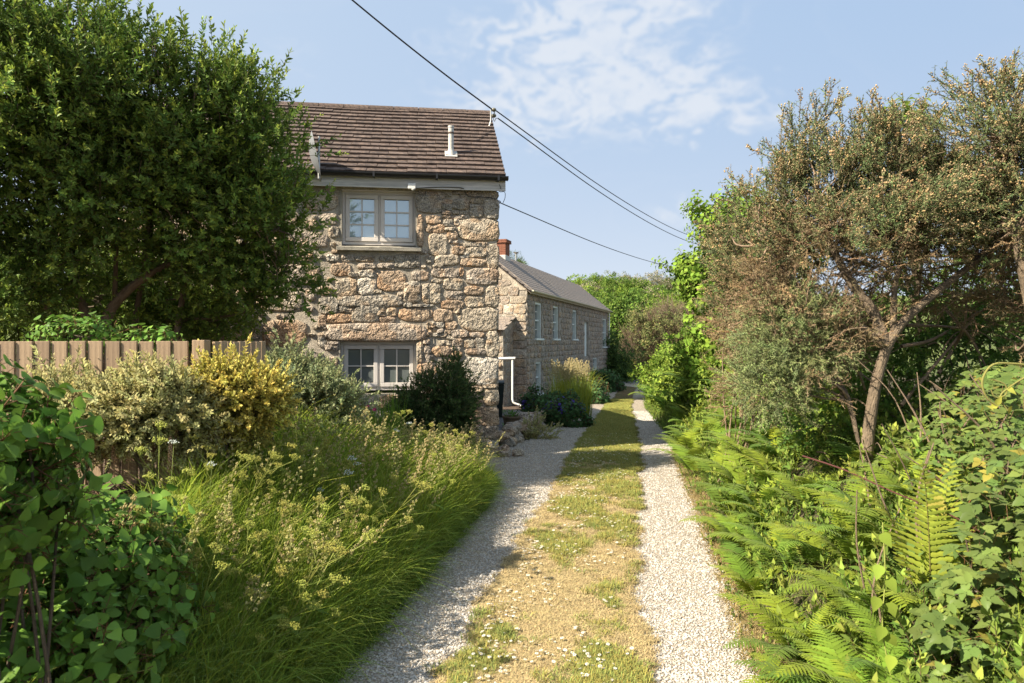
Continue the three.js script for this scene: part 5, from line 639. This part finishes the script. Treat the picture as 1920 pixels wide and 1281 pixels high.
{
  const b = at(1622, 880, 4.9); b.y = H(b.x, b.z);
  const x1 = [ell(1490, 640, 80, 75, 5.2, 0.3), ell(1450, 720, 55, 50, 5.1, 0.25)]; x1.n = 800;
  gorse('old gorse tree with a leaning bare trunk and brown podded crown', b, [[0.047, [[1622, 900, 4.9], [1630, 800, 4.9], [1650, 690, 4.9], [1680, 620, 4.9], [1760, 545, 4.95], [1830, 490, 5.0], [1890, 430, 5.1]]], [0.045, [[1660, 650, 4.9], [1640, 590, 4.95], [1590, 520, 5.0], [1560, 460, 5.1], [1540, 400, 5.1]]], [0.03, [[1660, 640, 4.9], [1610, 610, 5.0], [1500, 540, 5.2], [1440, 460, 5.3]]], [0.024, [[1675, 620, 4.9], [1678, 540, 4.9], [1700, 440, 5.0], [1700, 360, 5.0]]], [0.03, [[1560, 700, 5.1], [1590, 750, 5.0], [1610, 830, 4.9]]]],
    [ell(1480, 310, 42, 55, 5.3, 0.3), ell(1435, 355, 46, 42, 5.4, 0.3), ell(1565, 350, 62, 48, 5.2, 0.36), ell(1640, 340, 55, 52, 5.1, 0.36), ell(1720, 320, 55, 52, 5.1, 0.32), ell(1755, 390, 62, 60, 5.2, 0.36), ell(1560, 400, 85, 70, 5.0, 0.4), ell(1660, 420, 90, 70, 5.0, 0.4), ell(1830, 420, 80, 60, 5.2, 0.35), ell(1405, 425, 38, 46, 5.5, 0.3), ell(1460, 400, 60, 60, 5.3, 0.3)],
    [ell(1468, 460, 75, 75, 5.3, 0.36), ell(1442, 545, 58, 70, 5.4, 0.32), ell(1540, 510, 100, 70, 5.1, 0.4), ell(1640, 490, 70, 40, 5.2, 0.3), ell(1780, 490, 90, 60, 5.2, 0.35), ell(1460, 665, 56, 58, 5.2, 0.28), ell(1540, 640, 60, 60, 5.3, 0.3), ell(1860, 540, 70, 60, 5.2, 0.3)], 810, 2000, 950, x1);
  const c = at(1900, 800, 4.6); c.y = H(c.x, c.z);
  gorse('tall gorse rising past the right edge of the view', c, [[0.05, [[1960, 820, 4.6], [1940, 620, 4.6], [1905, 430, 4.6], [1900, 260, 4.6]]]], [ell(1895, 225, 40, 60, 4.6, 0.25), ell(1925, 310, 55, 80, 4.6, 0.3), ell(1970, 220, 70, 80, 4.6, 0.3), ell(1900, 400, 60, 60, 4.7, 0.3), ell(1870, 270, 30, 50, 4.6, 0.2)], [ell(1920, 470, 70, 70, 4.8, 0.3), ell(1970, 600, 80, 80, 4.8, 0.3)], 820, 850, 300);
  const e = at(1370, 760, 7.6); e.y = H(e.x, e.z);
  gorse('lower gorse with mixed green and brown twigs behind the old one', e, [], [ell(1410, 480, 52, 56, 7.4, 0.4), ell(1390, 560, 42, 56, 7.6, 0.4)], [ell(1388, 640, 46, 54, 7.6, 0.4), ell(1415, 700, 48, 45, 7.2, 0.4), ell(1420, 600, 50, 60, 7.2, 0.4)], 830, 800, 450);
}
// bramble and mixed undergrowth
function brambleKit(seed) { const r = rngOf(seed), b = new MB(), serr = [0.15, 0.8, 0.72, 1, 0.86, 0.92, 0.6, 0.5, 0.15, 0]; b.stick(V(0, 0, 0), V(0, 0.06, 0.05), 0.0018, [0.18, 0.13, 0.06]); const q = V(0, 0.06, 0.05); for (const [a, s] of [[0, 1], [1.25, 0.85], [-1.25, 0.85]]) b.leaf(q, V(Math.sin(a), 0.05 + (r() - 0.5) * 0.3, Math.cos(a)), V(0, 1, 0).addScaledVector(rdir(r), 0.15), 0.078 * s, 0.052 * s, vary([0.12, 0.2, 0.045], r, 0.2), serr, 0.25, 0.2); return b.geo(); }
const kBr = [brambleKit(901), brambleKit(902), brambleKit(903)];
const kitNettle = twigKit(905, { n: 14, len: 0.3, bend: 0.15, pairs: true, l: 0.06, w: 0.032, col: [0.11, 0.2, 0.035], tip: [0.2, 0.29, 0.05], prof: [0.15, 1, 0.8, 0.4, 0] });
{
  const r = rngOf(910), t = thing('bramble_thicket', 'bramble thicket with toothed leaves and arching stems down the right side', 'bramble', V(2.4, H(2.4, -3.2), -3.2)), o = t.position, L = [[], [], []], st = [];
  for (let i = 0; i < 2300; i++) { const d = 2.5 + 2.8 * r(), px = 1640 + 340 * Math.pow(r(), 0.7), x = (px - 960) / FOCAL * d; if (px < 1740 && d < 3.6) continue; const h = H(x, -d), y = h + (0.02 + 0.62 * Math.pow(r(), 1.5) * sstep(1640, 1850, px)); L[i % 3].push({ p: V(x, y, -d).sub(o), dir: V((r() - 0.75) * 0.8, 0.7, (r() - 0.3) * 0.9).normalize(), roll: r() * 6.28, s: 0.5 + 0.45 * r(), c: (() => { const k = 0.65 + 0.5 * r(), w = r() < 0.06; return w ? [2.2 * k, 1.2 * k, k] : [k * (1 + 0.3 * r()), k, k]; })() }); }
  L.forEach((l, k) => instances('leaves', kBr[k], M.gloss, l, t));
  const P = (px, py, d) => at(px, py, d).sub(o);
  part('red_cane', tube([P(1505, 855, 3.7), P(1580, 880, 3.5), P(1680, 925, 3.25), P(1780, 965, 3.1), P(1860, 1010, 3.0)], 0.0045, 0.0035, 26, 6), std({ color: rgb(0.075, 0.025, 0.02), roughness: 1 }), t).userData.label = 'long dark red bramble cane slanting across the ferns';
  for (let k = 0; k < 46; k++) { const d = 2.9 + 1.9 * r(), px = 1600 + 330 * r(), x = (px - 960) / FOCAL * d, a = V(x, H(x, -d), -d), dir = V((r() - 0.5) * 1.4, 0.5 + r(), (r() - 0.5) * 0.7); st.push(tube([a, a.clone().addScaledVector(dir, 0.3), a.clone().addScaledVector(dir, 0.55).add(V((r() - 0.5) * 0.3, -0.08, 0))].map((q) => q.sub(o)), 0.005 + 0.004 * r(), 0.003, 8, 5)); }
  part('canes', merge(st), M.deadWood, t);
  const dead = thing('fallen_branches', 'bare pale dead branches tangled behind the gorse trunk', 'branches', at(1760, 760, 5.4)), dp = dead.position; const dl = [[[1690, 760], [1740, 700], [1790, 640], [1830, 590]], [[1770, 575], [1800, 610], [1820, 635], [1850, 690]], [[1700, 610], [1760, 612], [1800, 615]], [[1690, 650], [1740, 640], [1780, 620], [1880, 560]], [[1560, 640], [1610, 700], [1630, 760]], [[1700, 880], [1720, 790], [1690, 730]], [[1760, 700], [1790, 650], [1810, 600], [1812, 560]], [[1480, 590], [1540, 640], [1600, 690], [1640, 720]]]; const dg = dl.map((p, k) => tube(p.map(([a, b], j) => at(a, b, 5.2 + 0.1 * ((k * 3 + j) % 4)).sub(dp)), 0.016, 0.007, 12, 5));
  for (let k = 0; k < 60; k++) { const a = at(1500 + 400 * r(), 560 + 300 * r(), 4.9 + 0.9 * r()), d2 = V((r() - 0.5), (r() - 0.3) * 0.7, (r() - 0.5) * 0.5).multiplyScalar(0.7); dg.push(tube([a, a.clone().addScaledVector(d2, 0.5).add(V(0, 0.05, 0)), a.clone().add(d2)].map((q) => q.sub(dp)), 0.004 + 0.004 * r(), 0.002, 6, 4)); } part('branches', merge(dg), M.deadWood, dead);
  // undergrowth that fills the bank under and behind the ferns
  const un = [], un2 = []; for (let i = 0; i < 7500; i++) { const d = 2.3 + 25 * Math.pow(r(), 1.5), R = lane(d)[3], x = R + 0.02 + (d < 7 ? 2.6 : 2.2) * Math.pow(r(), 0.9), k = 0.7 + 0.7 * r(); (r() < 0.7 ? un : un2).push({ p: V(x, H(x, -d) - 0.02, -d), dir: V((r() - 0.7) * 0.6, 1, (r() - 0.4) * 0.6).normalize(), roll: r() * 6.28, s: (0.45 + 0.5 * r()) * (1 + 0.03 * d) * (x - R < 0.25 ? 0.55 : 1), c: [k * (1 + 0.3 * r()), k, k] }); }
  const U = (n, l, k, m, list, c) => Object.assign(instances(n, k, m, list, scene).userData, { label: l, category: c });
  U('undergrowth', 'leafy green undergrowth filling the right bank below the ferns', kitNettle, M.leaf, un, 'undergrowth'); U('bank_grass', 'grass tufts fringing the right edge of the track', kitGrassLow, M.grass, un2, 'grass');
  const dr = []; for (let i = 0; i < 2200; i++) { const d = 2.4 + 9 * r(), R = lane(d)[3], x = R + 0.02 + 0.22 * r(); dr.push({ p: V(x, H(x, -d), -d), roll: r() * 6, s: 1 + 1.2 * r(), c: [0.9, 0.9, 0.8] }); } U('verge_litter', 'brown dry litter along the right edge of the gravel', kitDry, M.grass, dr, 'litter');
  // bindweed with pale heart leaves hanging among the ferns
  const bw = thing('bindweed', 'pale green climbing bindweed leaves hanging among the ferns', 'climber', at(1660, 1180, 2.9)), bb = new MB(), w0 = bw.position, heart = [0.55, 1, 0.9, 0.6, 0.3, 0]; for (const [px, py, a] of [[1655, 1000, 1], [1650, 1060, 0], [1665, 1085, 1], [1645, 1120, 0], [1668, 1130, 1], [1655, 1175, 0], [1665, 1190, 1], [1672, 1230, 0]]) bb.leaf(at(px, py, 2.9).sub(w0), V((a ? 0.4 : -0.4) + (r() - 0.5) * 0.5, -0.9, 0.25 + (r() - 0.5) * 0.5), V(-0.4 + (r() - 0.5) * 0.7, 0.2, 0.9), 0.068, 0.05, vary([0.27, 0.36, 0.05], r, 0.2), heart, 0.2, 0.1); part('leaves', bb.geo(), M.leaf, bw); part('stem', tube([at(1655, 980, 2.92), at(1660, 1080, 2.92), at(1655, 1180, 2.92), at(1675, 1290, 2.9)].map((q) => q.sub(w0)), 0.003, 0.003, 14, 5), std({ color: rgb(0.25, 0.28, 0.06) }), bw);
  const ox = thing('curled_tendril_stem', 'curling yellow-green climber stem at the right edge', 'climber', at(1900, 760, 2.4)), op = ox.position, Q = (px, py) => at(px, py, 2.4).sub(op); part('stem', merge([tube([Q(1960, 690), Q(1900, 682), Q(1860, 685), Q(1842, 715), Q(1850, 745), Q(1870, 762)], 0.0045, 0.003, 24, 6), tube([Q(1862, 712), Q(1885, 722), Q(1886, 740), Q(1866, 745), Q(1858, 730)], 0.003, 0.002, 20, 5), tube([Q(1935, 700), Q(1895, 725), Q(1875, 745), Q(1890, 770)], 0.003, 0.003, 14, 5)]), std({ color: rgb(0.2, 0.19, 0.05), roughness: 1 }), ox); const ob = new MB(); for (let k = 0; k < 9; k++) ob.leaf(Q(1835 + 65 * r(), 715 + 60 * r()), rdir(r), V(0, 0.4, 1), 0.035, 0.022, vary([0.4, 0.4, 0.07], r), heart); part('leaves', ob.geo(), M.leaf, ox);
  const rk = new THREE.IcosahedronGeometry(1, 3), q = rk.attributes.position; for (let i = 0; i < q.count; i++) { const v = V(q.getX(i), q.getY(i), q.getZ(i)), k = 1 + 0.2 * N3(v.x * 1.4, v.y * 1.4, v.z * 1.4 + 4) + 0.07 * N3(v.x * 5, v.y * 5, v.z * 5); q.setXYZ(i, v.x * k * 0.16, v.y * k * 0.2, v.z * k * 0.16); } rk.computeVertexNormals(); const uv = []; for (let i = 0; i < q.count; i++) uv.push(q.getX(i) + q.getZ(i), q.getY(i)); rk.setAttribute('uv', new THREE.Float32BufferAttribute(uv, 2)); const rm = solo('bank_stone', 'pale stone showing in the bank under the brambles', 'stone', rk, std({ color: rgb(0.3, 0.26, 0.2), map: rep(softMap, 4), bumpMap: rep(graniteBump, 3), bumpScale: 0.02 })); rm.position.copy(at(1830, 1130, 3.15));
  ivyMass('hedge_brambles', 'leafy green thicket behind the gorse at the right', [ell(1800, 700, 140, 130, 5.9, 0.5), ell(1700, 780, 120, 80, 5.6, 0.4), ell(1930, 620, 120, 160, 5.9, 0.5), ell(1560, 780, 100, 70, 5.7, 0.4), ell(1720, 600, 90, 70, 6.2, 0.4), ell(1850, 540, 90, 70, 6.3, 0.4), ell(1600, 650, 90, 70, 6.3, 0.4)], 1900, 0.55, 0.9, 930, kitNettle, 'hedge');
}
// ---------------------------------------------------------------- lane-side trees and the far slope
function clumpKit(seed, n, R, l, w, col, tip) { const r = rngOf(seed), b = new MB(); for (let k = 0; k < n; k++) { const d = rdir(r); b.leaf(d.clone().multiplyScalar(R * Math.cbrt(r())).setY(R * (r() - 0.3)), d.addScaledVector(YUP, 0.2), V(0, 1, 0).addScaledVector(rdir(r), 0.6), l * (0.7 + 0.6 * r()), w * (0.7 + 0.6 * r()), vary(r() < 0.35 ? tip : col, r, 0.25), [0, 1, 0.6, 0], 0.25, 0.1); } return b.geo(); }
const cGreen = clumpKit(1001, 26, 0.22, 0.12, 0.08, [0.1, 0.18, 0.03], [0.19, 0.28, 0.05]), cLime = clumpKit(1002, 26, 0.22, 0.12, 0.085, [0.17, 0.27, 0.035], [0.28, 0.38, 0.06]), cDark = clumpKit(1003, 26, 0.2, 0.1, 0.07, [0.06, 0.11, 0.03], [0.1, 0.17, 0.04]), cOlive = clumpKit(1004, 26, 0.2, 0.09, 0.05, [0.16, 0.19, 0.06], [0.27, 0.25, 0.1]), cMay = clumpKit(1005, 26, 0.2, 0.08, 0.06, [0.2, 0.2, 0.1], [0.5, 0.43, 0.33]);
const kitBare = (() => { const r = rngOf(1006), b = new MB(); for (let k = 0; k < 16; k++) { const d = V((r() - 0.5) * 0.9, 1, (r() - 0.5) * 0.9).normalize(); b.stick(V((r() - 0.5) * 0.2, 0, (r() - 0.5) * 0.2), d.multiplyScalar(0.5 + 0.6 * r()), 0.006, vary([0.24, 0.18, 0.12], r, 0.25)); } return b.geo(); })();
function tree(name, label, px, py, d, ells, kit, n, s0, s1, seed, o = {}) { // ells in photograph pixels around a trunk foot below them
  const E = ells.map(([a, b, c, e, dd = 0, rd]) => ell(a, b, c, e, d + dd, rd ?? Math.max(c, e) * d / FOCAL * 0.8)), x = (px - 960) / FOCAL * d, t = thing(name, label, o.cat ?? 'tree', V(x, H(x, -d), -d), o.group), loc = E.map((e) => ({ c: e.c.clone().sub(t.position), r: e.r })), r = rngOf(seed), tr = [];
  const fork = V(0, Math.max(0.3, loc[0].c.y * 0.4), 0); tr.push(tube([V(0, -0.2, 0), V(0.05, fork.y * 0.5, 0), fork], o.r ?? 0.12, (o.r ?? 0.12) * 0.8, 6, 7));
  for (let k = 0; k < loc.length * 3; k++) { const e = loc[k % loc.length], tip = e.c.clone().add(rdir(r).multiply(V(...e.r)).multiplyScalar(0.7)); tr.push(tube([fork, fork.clone().lerp(tip, 0.5).add(V(0, 0.15, 0)), tip], (o.r ?? 0.12) * 0.5, 0.012, 8, 5)); }
  part('trunk', merge(tr), M.bark, t); instances('crown', kit, o.mat ?? M.leaf, put(crownPoints(loc, n, r, o.inner ?? 0.5, 0.3, o.clump ?? 0.02 * d), r, s0, s1, 0.28), t);
  if (o.top) instances(o.topName, o.top, M.leaf, put(crownPoints(loc, Math.floor(n * 0.5), r, 0.9, 0.6).filter((e) => e.n.y > 0.25), r, s0, s1, 0.2), t);
  if (o.bare) instances('bare_twigs', kitBare, M.twig, put(crownPoints(loc, o.bare, r, 0.4, 1.2), r, 0.8 * s0, s1, 0.2), t);
  return t;
}
tree('sycamore_tree', 'bright green sycamore leaning over the lane behind the gorse', 1345, 650, 13, [[1345, 540, 55, 50], [1312, 500, 26, 14], [1345, 420, 34, 24], [1330, 600, 48, 45], [1385, 460, 60, 60], [1400, 560, 80, 90, 0.5], [1440, 480, 70, 80, 0.6], [1340, 645, 45, 35]], kitSyc, 2600, 0.45, 0.85, 1101, { r: 0.1 });
tree('young_sycamore', 'sycamore sapling with yellow-green leaves poking above the gorse', 1720, 250, 6.2, [[1705, 225, 22, 14], [1690, 250, 30, 16], [1720, 275, 30, 20], [1640, 480, 60, 60, 0.3], [1730, 420, 60, 60, 0.3]], bigLeafKit(1110, { n: 7, len: 0.2, l: 0.1, wide: 1.1, col: [0.26, 0.36, 0.05] }), 34, 0.5, 0.75, 1102, { r: 0.025, inner: 0.2 });
tree('hedge_bush', 'green bush swelling over the right track edge beyond the ferns', 1275, 700, 20, [[1290, 715, 30, 26], [1325, 690, 38, 36], [1262, 738, 18, 18], [1345, 705, 40, 40, -1]], cLime, 1500, 0.6, 1, 1103, { r: 0.05, cat: 'bush' });
tree('hedge_bush', 'lime green bush under the sycamore beside the lane', 1310, 720, 13.5, [[1335, 710, 40, 36], [1368, 690, 42, 42, -0.5], [1305, 750, 32, 28, 0.5], [1385, 730, 50, 46, -1]], cLime, 1300, 0.45, 0.75, 1104, { r: 0.05, cat: 'bush' });
tree('hedge_bush', 'farthest right-hand bush narrowing the lane mouth', 1245, 700, 29, [[1240, 712, 16, 15], [1265, 697, 22, 20], [1228, 722, 9, 9]], cLime, 900, 0.7, 1.1, 1105, { r: 0.05, cat: 'bush' });
tree('ivy_corner_bush', 'dark ivy bush hugging the far corner of the long house', 1145, 700, 44.3, [[1147, 690, 17, 38], [1140, 670, 12, 25], [1152, 715, 18, 22]], cDark, 700, 0.9, 1.5, 1106, { r: 0.06, cat: 'bush' });
tree('hawthorn_bush', 'tall hawthorn with pale blossom on top behind the long house', 1170, 700, 52, [[1168, 630, 28, 45], [1150, 605, 24, 28], [1183, 612, 22, 38], [1175, 672, 33, 42]], cGreen, 1900, 1.2, 2, 1107, { r: 0.12, top: cMay, topName: 'blossom' });
tree('willow_bush', 'brownish half-bare willow bush beyond the end of the lane', 1230, 700, 49, [[1228, 652, 46, 46], [1265, 635, 42, 46], [1198, 675, 32, 34], [1250, 685, 58, 32]], cOlive, 1500, 1.1, 1.8, 1108, { r: 0.12, bare: 900 });
tree('lime_green_tree', 'light green tree standing behind the brown willow', 1240, 660, 62, [[1225, 610, 28, 26], [1265, 600, 36, 28], [1305, 590, 36, 32], [1205, 630, 26, 22]], cLime, 1500, 1.4, 2.2, 1109, { r: 0.14 });
tree('roadside_bush', 'low bright greenery on the far side of the road', 1180, 715, 48, [[1175, 703, 25, 12], [1200, 700, 22, 14], [1150, 705, 18, 12]], cLime, 500, 0.7, 1.1, 1112, { r: 0.03, cat: 'bush' });
tree('pine_tree', 'dark pine top showing behind the red brick chimney', 955, 640, 48, [[955, 500, 16, 10], [964, 503, 12, 5], [948, 488, 8, 5], [940, 525, 26, 18]], clumpKit(1113, 60, 0.25, 0.16, 0.022, [0.08, 0.13, 0.04], [0.14, 0.2, 0.06]), 260, 0.8, 1.3, 1114, { r: 0.15 });
{ // scrub on the hillside, each bush its own
  const r = rngOf(1200), spots = []; for (let k = 0; k < 60; k++) spots.push([1070 + 260 * r(), 72 + 100 * r()]);
  for (const [px, d] of [...spots, [1130, 150], [1150, 152], [1172, 155], [1190, 155], [1110, 148], [1210, 150], [1100, 130]]) { const x = (px - 960) / FOCAL * d, R = 1.2 + 2.2 * r(), kind = Math.floor(r() * 4), t = thing('hillside_bush', 'small round bush in the scrub on the far green hillside', 'bush', V(x, H(x, -d), -d), 'bushes scattered over the far hillside'); part('stem', tube([V(0, -0.3, 0), V(0, R * 0.5, 0)], 0.1, 0.08, 3, 5), M.bark, t); instances('crown', [cGreen, cLime, cOlive, cMay][kind], M.leaf, put(crownPoints([{ c: V(0, R * 0.6, 0), r: [R, R * 0.75, R] }, { c: V(R * 0.7, R * 0.4, 0), r: [R * 0.7, R * 0.5, R * 0.7] }], 130, r, 0.6, 0.3), r, 1.8, 3, 0.25), t); }
}
renderer.render(scene, camera);
